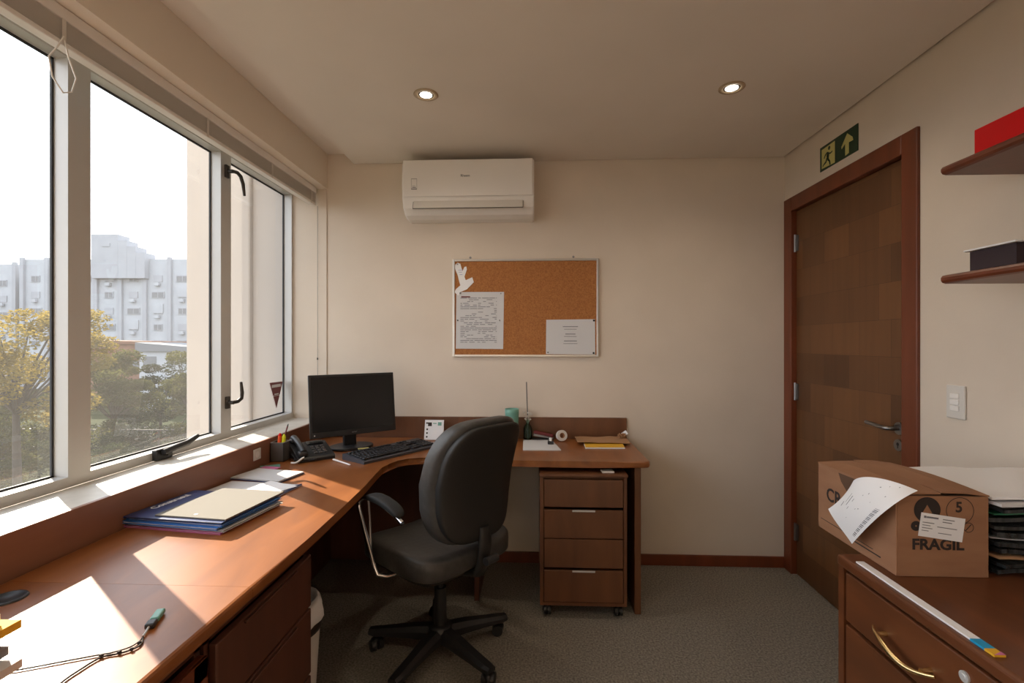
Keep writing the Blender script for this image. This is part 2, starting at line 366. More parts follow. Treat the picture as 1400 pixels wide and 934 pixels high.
def desk_cabinet(name, label, y0, y1, kind):
    c = thing(name, label, 'cabinet', (-.95, (y0 + y1) / 2, 0))
    mb = MB().box(-1.22, -.722, y0, y0 + .018, 0, .727).box(-1.22, -.722, y1 - .018, y1, 0, .727).box(-1.22, -.722, y0, y1, .06, .078).box(-1.22, -1.20, y0, y1, .06, .727)
    mb.box(-.765, -.722, y0, y1, .70, .727).box(-.76, -.74, y0, y1, 0, .06).box(-1.22, -.722, y0, y1, .675, .69)
    obj('body', mb, 'wood_dark', c)
    a, b = y0 + .012, y1 - .006
    if kind == 'drawers':
        for z0, z1 in ((.512, .672), (.30, .504), (.075, .292)):
            o = obj('drawer', MB().box(-.7205, -.70, a, b, z0, z1, .004), 'wood_dark', c)
            obj('edge_pull', MB().box(-.7, -.692, a + .1, b - .1, z1 - .012, z1 - .004, .002), 'wood_dark', o)
    else:
        m_ = (a + b) / 2
        for q0, q1 in ((a, m_ - .002), (m_ + .002, b)):
            o = obj('door', MB().box(-.7205, -.705, q0, q1, .075, .668, .003).box(-.706, -.699, q0, q0 + .045, .075, .668, .002).box(-.706, -.699, q1 - .045, q1, .075, .668, .002).box(-.706, -.699, q0, q1, .623, .668, .002).box(-.706, -.699, q0, q1, .075, .12, .002), 'wood_red', c)
            obj('knob', MB().lathe([(.0, .018), (.009, .016), (.011, .01), (.005, .006), (.005, 0)], T=TM(-.699, q1 - .022 if q0 == a else q0 + .022, .55, 0, 0, R(90)), n=16), 'brass', o)
    return c
desk_cabinet('drawer_cabinet', 'dark wooden drawer cabinet below the desk by the white waste bin', 1.03, 1.505, 'drawers')
desk_cabinet('door_cabinet', 'reddish wooden cabinet with framed doors below the window desk', .40, 1.018, 'doors')

# mobile drawer pedestal
t = thing('drawer_pedestal', 'four drawer wooden pedestal on casters under the far end of the desk', 'cabinet', (.243, 2.55, 0))
mb = MB().box(.034, .050, 2.362, 2.84, .062, .688).box(.438, .454, 2.362, 2.84, .062, .688).box(.050, .438, 2.362, 2.84, .062, .078).box(.05, .438, 2.82, 2.84, .078, .688).box(.05, .438, 2.38, 2.82, .66, .688)
obj('body', mb, 'wood_up', t)
obj('top', MB().box(.030, .458, 2.352, 2.845, .6885, .704, .005), 'wood_up', t)
for z0, z1, p in ((.542, .676, 0), (.391, .529, 1), (.248, .387, 0), (.082, .236, 1)):
    o = obj('drawer', MB().box(.053, .435, 2.356, 2.376, z0, z1, .003), 'wood_up', t)
    if p: obj('handle', MB().box(.19, .30, 2.352, 2.3558, z1 - .008, z1 + .001, .001), 'alu', o)
for x, y in ((.07, 2.40), (.418, 2.40), (.07, 2.80), (.418, 2.80)):
    mb = MB().cyl((x, y, .0615), (x, y, .04), .008, n=10).cyl((x - .018, y, .0245), (x - .004, y, .0245), .0243, n=20).cyl((x + .004, y, .0245), (x + .018, y, .0245), .0243, n=20).box(x - .004, x + .004, y - .014, y + .014, .022, .048)
    obj('caster', mb, 'black', t)

# cabinet at the wall with shelves
CX, CT = .815, .775
t = thing('lateral_cabinet', 'brown wooden drawer cabinet under the cardboard box with brass bow handles', 'cabinet', (1.16, .7, 0))
mb = MB().box(.822, 1.495, 1.318, 1.34, 0, .7445).box(.822, 1.495, .02, .042, 0, .7445).box(1.47, 1.495, .042, 1.318, .05, .7445).box(.826, 1.47, .042, 1.318, .05, .07).box(.822, .86, .672, .69, .07, .7445)
mb.box(.84, .86, .042, 1.318, 0, .05)
obj('body', mb, 'wood_cab', t)
obj('top', MB().box(CX, 1.5, .0, 1.338, .7455, CT, .008, 3), 'wood_cab', t)
def bow(mb, x, y0, y1, z):
    n = 16; pts = []
    for i in range(n + 1):
        u = i / n; a = math.sin(math.pi * u)
        pts.append((x - .012 - .022 * a ** .7, y0 + (y1 - y0) * u, z - .012 * a + .006 * math.sin(2 * math.pi * u)))
    mb.tube(pts, [.0035 + .0035 * math.sin(math.pi * i / n) for i in range(n + 1)], 10)
    for u in (.14, .86): mb.cyl((x, y0 + (y1 - y0) * u, z - .003), (x - .022, y0 + (y1 - y0) * u, z - .004), .006, .004, n=12)
for y0, y1, lock in ((.694, 1.308, 1), (.052, .668, 0)):
    for z0, z1 in ((.612, .738), (.44, .602), (.26, .43), (.08, .25)):
        o = obj('drawer', MB().box(.8205, .8395, y0, y1, z0, z1, .003), 'wood_cab', t)
        yc = (y0 + y1) / 2 + (.097 if y0 > .5 else 0)
        mb = MB(); bow(mb, .8204, yc + .088, yc - .088, (z0 + z1) / 2 - .008 if z0 > .6 else (z0 + z1) / 2); obj('handle', mb, 'brass', o)
        if z0 > .6: obj('lock', MB().cyl((.8204, .955, .706) if lock else (.8204, .12, .70), (.8165, .955, .706) if lock else (.8165, .12, .70), .0105, n=20).cyl((.8165, .955 if lock else .12, .706 if lock else .7), (.815, .955 if lock else .12, .706 if lock else .7), .006, .004, n=12), 'alu', o)

# shelves on the wall
def shelf(z, label):
    s = thing('wall_shelf', label, 'shelf', (1.4, .9, z))
    pr = [(1.5035, 0), (1.268, 0), (1.2585, .003), (1.254, .0095), (1.254, .0175), (1.2585, .024), (1.268, .027), (1.5035, .027)]
    y0, y1 = .25, 1.545
    vs = [(x, y0, z + h) for x, h in pr] + [(x, y1, z + h) for x, h in pr]; n = len(pr)
    mb = MB().add(vs, [[i, (i + 1) % n, n + (i + 1) % n, n + i][::-1] for i in range(n)] + [list(range(n)), list(range(n, 2 * n))[::-1]])
    obj('board', mb, 'wood_red', s)
    for y in (.55, 1.22): obj('bracket', MB().box(1.33, 1.5035, y - .01, y + .01, z - .014, z - .0005).box(1.4875, 1.5035, y - .01, y + .01, z - .12, z - .014), 'darkmetal', s)
    return s
shelf(1.856, 'brown wooden wall shelf with the red box on it, higher of two')
shelf(1.522, 'brown wooden wall shelf with the dark purple box on it, lower of two')
b = obj('red_box', MB().box(1.28, 1.49, .95, 1.462, 1.8835, 1.958, .002), 'red'); tag(b, 'flat bright red box on the higher wall shelf', 'box')
b = thing('gift_box', 'dark purple cardboard box with white lid edge on the lower wall shelf', 'box', (1.39, 1.42, 1.55))
obj('body', MB().box(1.292, 1.49, 1.352, 1.49, 1.5495, 1.609, .001), 'purple', b)
obj('lid', MB().cbox((1.388, 1.42, 1.6125), (.215, .156, .005), b=.001), 'paper', b)

# ================================================================ CARDBOARD BOX
bx0, bx1, by0, by1, bz0, bz1 = .878, 1.093, 1.21, 1.53, CT + .0006, .970
t = thing('cardboard_box', 'brown cardboard shipping box printed with a fragile warning and number five', 'box', (.985, 1.37, CT))
mb = MB(); w = .004
mb.box(bx0, bx0 + w, by0, by1, bz0, bz1, .0015).box(bx1 - w, bx1, by0, by1, bz0, bz1, .0015).box(bx0 + w, bx1 - w, by0, by0 + w, bz0, bz1, .001).box(bx0 + w, bx1 - w, by1 - w, by1, bz0, bz1).box(bx0 + w, bx1 - w, by0 + w, by1 - w, bz0, bz0 + w)
obj('body', mb, 'cardboard', t)
# two long flaps, warped, nearly meeting
def flap(xa, xb, za, zb, zm, yshift=0):
    mb = MB(); n = 10; top = []; 
    for i in range(n + 1):
        u = i / n; y = by0 - .001 + yshift + (by1 - by0 + .002) * u
        sag = .008 * math.sin(math.pi * u)
        for x, z in ((xa, za), ((xa + xb) / 2, zm + sag), (xb, zb + sag * .8)): top.append((x, y, z))
    k = len(top); vs = top + [(x, y, z - .003) for x, y, z in top]; fs = []
    for i in range(n):
        for j in range(2):
            a = i * 3 + j; fs.append([a, a + 1, a + 4, a + 3]); fs.append([k + a, k + a + 3, k + a + 4, k + a + 1])
        a = i * 3; fs.append([a, a + 3, k + a + 3, k + a]); a += 2; fs.append([a, k + a, k + a + 3, a + 3])
    for a, f in ((0, 1), (n * 3, -1)):
        for j in range(2): fs.append([a + j, k + a + j, k + a + j + 1, a + j + 1][::f])
    return mb.add(vs, fs)
obj('flap', flap(bx0 - .001, bx0 + .103, .9735, .978, .977), 'cardboard', t)
obj('flap', flap(bx0 + .106, bx1 + .001, .981, .9735, .980), 'cardboard', t)
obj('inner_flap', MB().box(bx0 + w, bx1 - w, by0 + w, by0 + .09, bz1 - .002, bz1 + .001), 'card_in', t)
# printing on the near side
FN = basis((bx0, by0 - .0006, 0), (1, 0, 0), (0, 0, 1))
def F(x, z): return basis((x, by0 - .0007, z), (1, 0, 0), (0, 0, 1))
pr = MB(); pr.text('FRAGIL', .0355, F(.914, .842), .0002, .0012, sx=1.06)
pr.text('5', .035, F(1.0155, .933), .0002, .0009, sx=.95)
def ring(cx, cz, r, w_, mb, n=40, full=False):
    vs = []; 
    for i in range(n):
        a = 2 * math.pi * i / n
        vs += [(cx + r * math.cos(a), by0 - .0008, cz + r * math.sin(a)), (cx + (r - w_) * math.cos(a), by0 - .0008, cz + (r - w_) * math.sin(a))]
    mb.add(vs, [[2 * i, 2 * i + 1, (2 * i + 3) % (2 * n), (2 * i + 2) % (2 * n)][::-1] for i in range(n)])
ring(1.026, .936, .0325, .0016, pr); ring(1.046, .896, .012, .0014, pr)
pr.add([(1.038, by0 - .0008, .889), (1.040, by0 - .0008, .888), (1.053, by0 - .0008, .903), (1.051, by0 - .0008, .904)], [[0, 1, 2, 3]])
ring(.924, .898, .012, .010, pr)
# dark disc with triangle left open
n = 36; vs = [(.950 + .031 * math.cos(2 * math.pi * i / n), by0 - .0008, .937 + .031 * math.sin(2 * math.pi * i / n)) for i in range(n)]
tri = [(.950 + .0145 * math.cos(a), by0 - .0008, .935 + .0145 * math.sin(a)) for a in (R(90), R(210), R(330))]
def near_on_tri(p):
    best = None
    for i in range(3):
        a = Vector(tri[i]); b_ = Vector(tri[(i + 1) % 3]); c_ = Vector((.950, by0 - .0008, .935)); d_ = Vector(p) - c_
        # intersection of the ray from the centre with this side
        ex, ez = b_.x - a.x, b_.z - a.z; den = d_.x * ez - d_.z * ex
        if abs(den) < 1e-12: continue
        s_ = ((a.x - c_.x) * ez - (a.z - c_.z) * ex) / den; u_ = ((a.x - c_.x) * d_.z - (a.z - c_.z) * d_.x) / den
        if s_ > 0 and -1e-6 <= u_ <= 1 + 1e-6: best = c_ + d_ * s_
    return tuple(best)
ins = [near_on_tri(v) for v in vs]
pr.add(vs + ins, [[i, (i + 1) % n, n + (i + 1) % n, n + i][::-1] for i in range(n)])
obj('print', pr, 'inkdark', t)
# printing on the long side: letters, and lines
pl = MB(); pl.text('CR', .054, basis((bx0 - .0006, 1.488, .872), (0, -1, 0), (0, 0, 1)), .0002, .0010)
pl.box(bx0 - .0008, bx0 - .0003, 1.29, 1.515, .806, .8075); pl.box(bx0 - .0008, bx0 - .0003, 1.262, 1.375, .796, .799)
obj('print', pl, 'inkdark', t)
obj('shipping_label', MB().cbox((.983, by0 - .0015, .896), (.103, .0006, .057), ry=R(8)), 'paper', t)['label'] = 'white printed address label'
lb = MB()
TL0 = Matrix.Translation((.983, by0 - .0022, .896)) @ Matrix.Rotation(R(8), 4, 'Y')
TL = TL0 @ Matrix.Diagonal((1.35, 1, 1.3, 1))
def lbx(x0, x1, z0, z1): lb.box(x0, x1, -.0003, .0003, z0, z1, T=TL)
lbx(-.033, -.029, .013, .017); lbx(-.028, -.008, .0135, .0165); lbx(-.0, .02, .014, .0155); lbx(.0, .016, .009, .0105)
for i, L in enumerate((.02, .014, .018, .012)): lbx(-.034, -.034 + L, .004 - i * .005, .0052 - i * .005)
lbx(-.008, .026, -.001, .0003); lbx(-.005, .018, -.012, -.0108)
obj('label_print', lb, 'ink', t)
# torn hole in the long side that the paper hangs from
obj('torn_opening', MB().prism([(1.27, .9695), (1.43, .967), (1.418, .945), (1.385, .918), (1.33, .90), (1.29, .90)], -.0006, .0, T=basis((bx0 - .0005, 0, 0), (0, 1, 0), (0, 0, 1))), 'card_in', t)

# delivery sheet draped over the box side
def draped():
    nu, nv = 26, 20; vs = []; fs = []
    # corners traced on the box: A far upper, B near end, C lower tip, D far lower
    for j in range(nv + 1):
        v = j / nv
        for i in range(nu + 1):
            u = i / nu
            rows = [[(.869, 1.352, .966), (.866, 1.300, .990), (.880, 1.242, .999), (.915, 1.192, .988)],
                    [(.853, 1.372, .916), (.842, 1.338, .918), (.842, 1.285, .926), (.848, 1.208, .930)],
                    [(.838, 1.412, .868), (.838, 1.385, .848), (.842, 1.355, .828), (.846, 1.322, .806)]]
            def lag(t, ks):
                return [math.prod((t - b_) / (a_ - b_) for b_ in ks if b_ != a_) for a_ in ks]
            lu = lag(u, [0, 1 / 3, 2 / 3, 1]); lv = lag(v, [0, .5, 1])
            p = Vector((0, 0, 0))
            for a_ in range(3):
                for b_ in range(4): p += Vector(rows[a_][b_]) * lv[a_] * lu[b_]
            vs.append(p)
    for j in range(nv):
        for i in range(nu):
            a = j * (nu + 1) + i; fs.append([a, a + 1, a + nu + 2, a + nu + 1])
    k = len(vs); n_ = Vector((-.5, -.3, .8)).normalized() * .0004
    mb = MB().add([v + n_ for v in vs], fs, True); mb.mat(0)
    # printed blocks set just above the sheet, following it
    def P(u, v): 
        j = min(int(v * nv), nv - 1); i = min(int(u * nu), nu - 1); fu, fv = u * nu - i, v * nv - j
        g = lambda a, b: vs[b * (nu + 1) + a]
        return (g(i, j) * (1 - fu) + g(i + 1, j) * fu) * (1 - fv) + (g(i, j + 1) * (1 - fu) + g(i + 1, j + 1) * fu) * fv
    pr = MB()
    def strip(u0, u1, v0, v1, n=8):
        V = []; Fs = []
        for i in range(n + 1):
            u = u0 + (u1 - u0) * i / n; V += [P(u, v0) + n_ * 3, P(u, v1) + n_ * 3]
        for i in range(n): Fs.append([2 * i, 2 * i + 2, 2 * i + 3, 2 * i + 1])
        pr.add(V, Fs)
    return mb, pr, strip
mb, pr, strip = draped()
t = obj('delivery_note', mb, 'paper'); tag(t, 'white printed delivery note draped over the side of the cardboard box', 'paper')
for k in range(22):
    a = .50 + k * .02
    strip(.90, .955, a, a + (.012 if k % 3 else .006))
for i, (u0, u1, v0, v1) in enumerate([(.70, .715, .15, .6), (.66, .668, .3, .62), (.6, .608, .35, .8), (.42, .435, .4, .6), (.35, .36, .35, .55), (.5, .51, .45, .66), (.28, .30, .55, .66), (.78, .785, .1, .45), (.86, .868, .06, .3)]): strip(u0, u1, v0, v1)
obj('print', pr, 'ink', t)

# ruler-like strip on the cabinet edge
t = thing('paper_strip', 'long white card strip with coloured end lying on the cabinet edge', 'strip', (.838, 1.1, CT))
obj('strip', MB().cbox((.838, 1.117, CT + .0025), (.020, .325, .004), b=.0008), 'paper', t)
obj('coloured_end', MB().cbox((.8375, .9395, CT + .0025), (.020, .029, .0041)), 'cyan', t)['label'] = 'cyan printed end'
obj('coloured_end', MB().cbox((.8375, .915, CT + .0025), (.020, .0195, .0041)), 'yellow', t)['label'] = 'yellow printed end'
obj('coloured_end', MB().prism([(-.010, -.0098), (.010, -.0098), (.010, 0)], 0, .0004, T=TM(.8375, .915, CT + .0047)), 'pink', t)['label'] = 'magenta printed corner'

# pile of sleeves beside the box
def sheet(x0, x1, y0, y1, z, th, amp, ph, rz=0):
    mb = MB(); nu, nv = 18, 12; cx, cy = (x0 + x1) / 2, (y0 + y1) / 2; vs = []
    for s_ in (0, 1):
        for j in range(nv + 1):
            for i in range(nu + 1):
                u, v = i / nu, j / nv; x = x0 + (x1 - x0) * u - cx; y = y0 + (y1 - y0) * v - cy
                zz = amp * (.5 + .3 * math.sin(5 * u + ph) * math.cos(4 * v + ph * .7) + .2 * math.sin(11 * u - 7 * v + ph))
                vs.append((cx + x * math.cos(rz) - y * math.sin(rz), cy + x * math.sin(rz) + y * math.cos(rz), z + zz + s_ * th))
    k = (nu + 1) * (nv + 1); fs = []
    for j in range(nv):
        for i in range(nu):
            a = j * (nu + 1) + i; fs.append([a, a + nu + 1, a + nu + 2, a + 1]); fs.append([k + a, k + a + 1, k + a + nu + 2, k + a + nu + 1])
    for i in range(nu): fs.append([i, i + 1, k + i + 1, k + i]); a = nv * (nu + 1) + i; fs.append([a + 1, a, k + a, k + a + 1])
    for j in range(nv): a = j * (nu + 1); fs.append([a + nu + 1, a, k + a, k + a + nu + 1]); a += nu; fs.append([a, a + nu + 1, k + a + nu + 1, k + a])
    return mb.add(vs, fs, False)
z = CT + .0006; random.seed(3)
specs = [('film', .010), ('film', .008), ('kraft', .005), ('film', .010), ('film', .009), ('papergrey', .002), ('film', .010), ('film', .008), ('film', .010), ('green', .003), ('film', .008)]
for i, (m_, th) in enumerate(specs):
    rz = random.uniform(-.03, .03)
    o = obj('document_sleeve', sheet(1.112 + random.uniform(0, .016), 1.475, 1.215 + random.uniform(-.016, .02), 1.50, z, th, .013, i * .45, rz), m_)
    lab = ['bottommost black sleeve of the pile beside the cardboard box', 'black sleeve just below the brown folder in the pile', 'brown folder low down in the pile of black sleeves',
           'black sleeve just above the brown folder in the pile', 'black sleeve just below the single grey sheet in the pile', 'single grey sheet midway in the pile of black sleeves',
           'black sleeve just above the single grey sheet in the pile', 'black sleeve midway between grey sheet and green folder', 'black sleeve just below the green folder in the pile',
           'green folder near the top of the pile of black sleeves', 'black sleeve between the green folder and the white sheets'][i]
    tag(o, lab, 'document', 'documents piled beside the cardboard box')
    z += th + .0072
z += .006
for i in range(2):
    o = obj('paper_stack', sheet(1.108, 1.47, 1.20 + i * .015, 1.505, z, .007, .010, 5 + .4 * i, .02 - .03 * i), 'papergrey' if i == 0 else 'paper')
    tag(o, ('grey white bundle of sheets lying on the black sleeves' if i == 0 else 'topmost white bundle of sheets on the pile by the wall'), 'papers'); z += .012

# ================================================================ WALL THINGS
# air conditioner
ax0, ax1 = -.757, .006
t = thing('air_conditioner', 'white split air conditioner mounted high on the back wall', 'air conditioner', (-.375, YB, 2.24))
prof = [(YB - .001, 2.405), (2.80, 2.405), (2.775, 2.395), (2.765, 2.37), (2.760, 2.25), (2.768, 2.175), (2.79, 2.125), (2.83, 2.092), (2.88, 2.078), (YB - .001, 2.078)]
def extr(prof, x0, x1, inset=.012):
    n = len(prof); cy = sum(p[0] for p in prof) / n; cz = sum(p[1] for p in prof) / n
    def ring(x, k): return [(x, p[0] if p[0] > YB - .01 else cy + (p[0] - cy) * k, cz + (p[1] - cz) * k) for p in prof]
    R_ = [ring(x0, .955), ring(x0 + inset * .4, .985), ring(x0 + inset, 1), ring(x1 - inset, 1), ring(x1 - inset * .4, .985), ring(x1, .955)]
    vs = [v for r in R_ for v in r]; fs = []
    for q in range(5):
        for i in range(n): fs.append([q * n + i, q * n + (i + 1) % n, (q + 1) * n + (i + 1) % n, (q + 1) * n + i])
    fs += [list(range(n))[::-1], list(range(5 * n, 6 * n))]
    return MB().add(vs, fs, False)
obj('body', extr(prof, ax0, ax1), 'white', t)
obj('front_panel', MB().box(ax0 + .008, ax1 - .008, 2.752, 2.762, 2.182, 2.392, .004, 3), 'white', t)
fl = MB(); fl.add([(ax0 + .06, 2.7615, 2.171), (ax1 - .05, 2.7615, 2.171), (ax1 - .05, 2.781, 2.118), (ax0 + .06, 2.781, 2.118)], [[0, 3, 2, 1]]);
obj('air_flap', MB().cbox(((ax0 + ax1) / 2, 2.7705, 2.146), (ax1 - ax0 - .13, .006, .062), rx=R(-21), b=.002), 'offwhite', t)
obj('flap_slot', MB().cbox(((ax0 + ax1) / 2, 2.7735, 2.1455), (ax1 - ax0 - .124, .006, .066), rx=R(-21)), 'mesh', t)
obj('logo', MB().text('Rheem', .019, basis((-.415, 2.7515, 2.292), (1, 0, 0), (0, 0, 1)), .0003, .0004), 'ink', t)
lb = MB().box(-.700, -.667, 2.7505, 2.7518, 2.282, 2.284).box(-.700, -.667, 2.7505, 2.7518, 2.222, 2.227)
lb.box(-.700, -.699, 2.7505, 2.7518, 2.227, 2.282).box(-.668, -.667, 2.7505, 2.7518, 2.227, 2.282).box(-.694, -.673, 2.7505, 2.7518, 2.232, 2.236).box(-.694, -.676, 2.7505, 2.7518, 2.242, 2.2435)
obj('energy_label', lb, 'ink', t)

# cork board
t = thing('cork_board', 'cork notice board in an aluminium frame on the back wall', 'notice board', (-.05, YB, 1.55))
q0, q1, z0, z1, yf = -.492, .397, 1.256, 1.852, YB - .018
obj('cork_panel', MB().box(q0 + .006, q1 - .006, yf + .006, YB - .001, z0 + .006, z1 - .006), 'cork', t)
obj('frame', MB().box(q0, q0 + .013, yf, YB - .001, z0, z1, .002).box(q1 - .013, q1, yf, YB - .001, z0, z1, .002).box(q0 + .013, q1 - .013, yf, YB - .001, z0, z0 + .013, .002).box(q0 + .013, q1 - .013, yf, YB - .001, z1 - .013, z1, .002), 'alu_frame', t)
for x in (-.385, .245): obj('hanging_screw', MB().cyl((x, YB - .001, z1 + .012), (x, YB - .006, z1 + .012), .007, n=12), 'steel', t)
yc = yf + .0055
def pinned(name, label, poly, m_='paper', dz=0, cat='paper'):
    o = obj(name, MB().prism(poly, -.0005, 0, T=basis((0, yc - .0008 - dz, 0), (1, 0, 0), (0, 0, 1))), m_); return tag(o, label, cat)
o = pinned('notice_sheet', 'white typed sheet pinned upright on the cork board', [(-.474, 1.305), (-.183, 1.303), (-.177, 1.652), (-.470, 1.652)], 'papergrey')
tx = MB(); random.seed(5)
zz = 1.624
tx2 = MB().box(-.44, -.385, yc - .0022, yc - .0015, 1.619, 1.626)
for i in range(26):
    zz -= .0108; x = -.445; dense = 1 if i % 6 in (0, 5) else 0
    end = -.222
    while x < end:
        w_ = random.uniform(.01, .035) * (1.6 if dense else 1)
        if random.random() < (.95 if dense else .6): tx.box(x, min(x + w_, end), yc - .0022, yc - .0016, zz, zz + .0035)
        x += w_ + random.uniform(.003, .02) * (0.4 if dense else 1)
obj('print', tx, 'ink', o); obj('print', tx2, 'maroon', o)['label'] = 'red heading line'
for x, z in ((-.462, 1.478), (-.205, 1.478), (-.197, 1.642)): obj('pin', MB().cyl((x, yc - .001, z), (x, yc - .008, z), .0045, .003, n=10), 'black' if x < -.3 else 'steel', o)
o = pinned('notice_card', 'white sideways sheet with three short lines pinned low on the cork board', [(.078, 1.272), (.376, 1.270), (.374, 1.484), (.080, 1.481)], 'papergrey')
tx = MB()
for z, w_ in ((1.437, .092), (1.422, .075), (1.392, .062), (1.378, .075), (1.350, .078), (1.335, .085)): tx.box(.226 - w_ / 2, .226 + w_ / 2, yc - .0022, yc - .0016, z, z + (.004 if w_ in (.092, .062, .078) else .0025))
obj('print', tx, 'ink', o)
for x, z in ((.368, 1.476), (.366, 1.279), (.090, 1.283)): obj('pin', MB().cyl((x, yc - .001, z), (x, yc - .009, z), .0065 if x > .2 else .004, .004, n=10), 'black', o)
o = pinned('paper_glove', 'white hand shaped paper cut-out pinned at the top of the cork board', [(-.483, 1.652), (-.458, 1.63), (-.445, 1.652), (-.405, 1.668), (-.362, 1.712), (-.372, 1.742), (-.412, 1.725), (-.420, 1.745), (-.405, 1.79), (-.408, 1.808), (-.420, 1.806), (-.432, 1.78), (-.438, 1.80), (-.445, 1.825), (-.462, 1.832), (-.482, 1.815), (-.476, 1.79), (-.462, 1.755), (-.452, 1.715), (-.445, 1.693), (-.470, 1.672)], 'paper', .002)
obj('pin', MB().cyl((-.463, yc - .003, 1.822), (-.463, yc - .010, 1.822), .004, n=10), 'steel', o); obj('pin', MB().cyl((-.446, yc - .003, 1.645), (-.446, yc - .011, 1.645), .0065, .004, n=10), 'steel', o)
obj('scribble', MB().box(-.458, -.432, yc - .0036, yc - .0029, 1.785, 1.788).box(-.455, -.435, yc - .0036, yc - .0029, 1.772, 1.775).box(-.45, -.432, yc - .0036, yc - .0029, 1.757, 1.76), 'lilac', o)

# exit sign on the wall above the door
t = thing('exit_sign', 'dark green escape route sign with running man and arrow above the door', 'sign', (XR, 2.45, 2.29))
obj('plate', MB().box(XR - .004, XR - .0005, 2.304, 2.598, 2.232, 2.357), 'signgreen', t)
S = basis((XR - .0045, 2.598, 2.232), (0, -1, 0), (0, 0, 1))   # u from far end to near end
pn = [(.016, .012), (.125, .006), (.125, .114), (.016, .110)]
obj('pictogram_panel', MB().prism(pn, 0, .0004, T=S), 'signpale', t)
mn = MB(); Tm = S @ Matrix.Translation((0, 0, .0006))
for poly in ([(.063, .082), (.075, .078), (.080, .060), (.074, .045), (.066, .046), (.058, .062)],
             [(.062, .083), (.072, .080), (.052, .070), (.040, .056), (.034, .060), (.046, .076)],
             [(.072, .080), (.078, .074), (.092, .070), (.106, .074), (.106, .067), (.090, .063), (.078, .066)],
             [(.066, .047), (.076, .044), (.088, .030), (.092, .010), (.082, .010), (.079, .027), (.066, .038)],
             [(.068, .050), (.064, .044), (.056, .030), (.036, .024), (.026, .018), (.024, .024), (.034, .032), (.050, .040), (.058, .056)]):
    mn.prism(poly, 0, .0004, T=Tm)
mn.prism([(.080 + .009 * math.cos(a * math.pi / 8), .097 + .010 * math.sin(a * math.pi / 8)) for a in range(16)], 0, .0004, T=Tm)
obj('running_figure', mn, 'signgreen', t)
obj('arrow', MB().prism([(.205, .008), (.232, .012), (.232, .062), (.264, .060), (.258, .078), (.220, .110), (.176, .062), (.178, .050), (.205, .066)], 0, .0004, T=S), 'signpale', t)

# light switch
t = thing('light_switch', 'white light switch plate beside the door', 'switch', (XR, 1.782, 1.13))
obj('plate', MB().box(XR - .009, XR - .0005, 1.745, 1.820, 1.071, 1.190, .004, 3), 'offwhite', t)
for z in (1.152, 1.130, 1.108): obj('rocker', MB().box(XR - .0135, XR - .009, 1.765, 1.800, z - .009, z + .009, .002), 'white', t)

# blind
t = thing('venetian_blind', 'raised white venetian blind stacked above the window', 'blind', (-1.345, .7, 2.24))
obj('head_rail', MB().box(-1.372, -1.335, -1.5, 2.93, 2.262, 2.298, .003), 'white', t)
sl = MB()
for i in range(22):
    z = 2.203 + i * .0026; sl.box(-1.368, -1.338, -1.5, 2.925, z, z + .0012)
obj('slats', sl, 'offwhite', t)
obj('bottom_rail', MB().box(-1.370, -1.336, -1.5, 2.925, 2.186, 2.201, .003), 'white', t)
for y in (-1.2, -.55, .1, .75, 1.32, 1.93, 2.42, 2.86): obj('ladder_tape', MB().box(-1.3345, -1.3335, y - .006, y + .006, 2.186, 2.263), 'offwhite', t)
cd = MB().tube([(-1.33, 1.315, 2.21), (-1.331, 1.30, 2.175), (-1.333, 1.275, 2.13), (-1.333, 1.285, 2.08), (-1.332, 1.315, 2.05), (-1.331, 1.34, 2.065), (-1.330, 1.352, 2.11), (-1.330, 1.33, 2.155), (-1.33, 1.317, 2.20)], .0022, 8)
obj('pull_cord', cd, 'white', t)
t = thing('cord_chain', 'thin grey blind cord hanging in the corner beside the window', 'cord', (-1.33, YB - .01, 1.7))
obj('cord', MB().cyl((-1.338, YB - .011, .99), (-1.338, YB - .011, 2.19), .0012, n=6), 'darkmetal', t)
obj('cord_weight', MB().sup((-1.338, YB - .012, 1.242), (.004, .004, .008), .8, 10, 8), 'darkmetal', t)

# outlet on the wood panel, pennant on glass
t = thing('wall_outlet', 'small white outlet plate on the wooden panel near the pen cup', 'outlet', (-1.285, 2.2, .82))
obj('plate', MB().box(-1.2845, -1.279, 2.165, 2.222, .797, .848, .002), 'offwhite', t)
obj('socket', MB().cyl((-1.279, 2.193, .822), (-1.2775, 2.193, .822), .014, n=18), 'white', t)
t = thing('pennant_sticker', 'dark red triangular pennant sticker on the narrow window pane', 'sticker', (-1.53, 2.86, 1.03))
Sx = basis((-1.549, 2.78, .945), (0, 1, 0), (0, 0, 1))
obj('sticker', MB().prism([(.0, .160), (.0765, -.0), (.148, .157)], 0, .0008, T=Sx), 'maroon', t)
pb = MB().box(.022, .124, .128, .145, .0009, .0013, T=Sx).box(.052, .10, .083, .090, .0009, .0013, T=Sx).box(.038, .112, .076, .079, .0009, .0013, T=Sx)
obj('print', pb, 'papergrey', t)

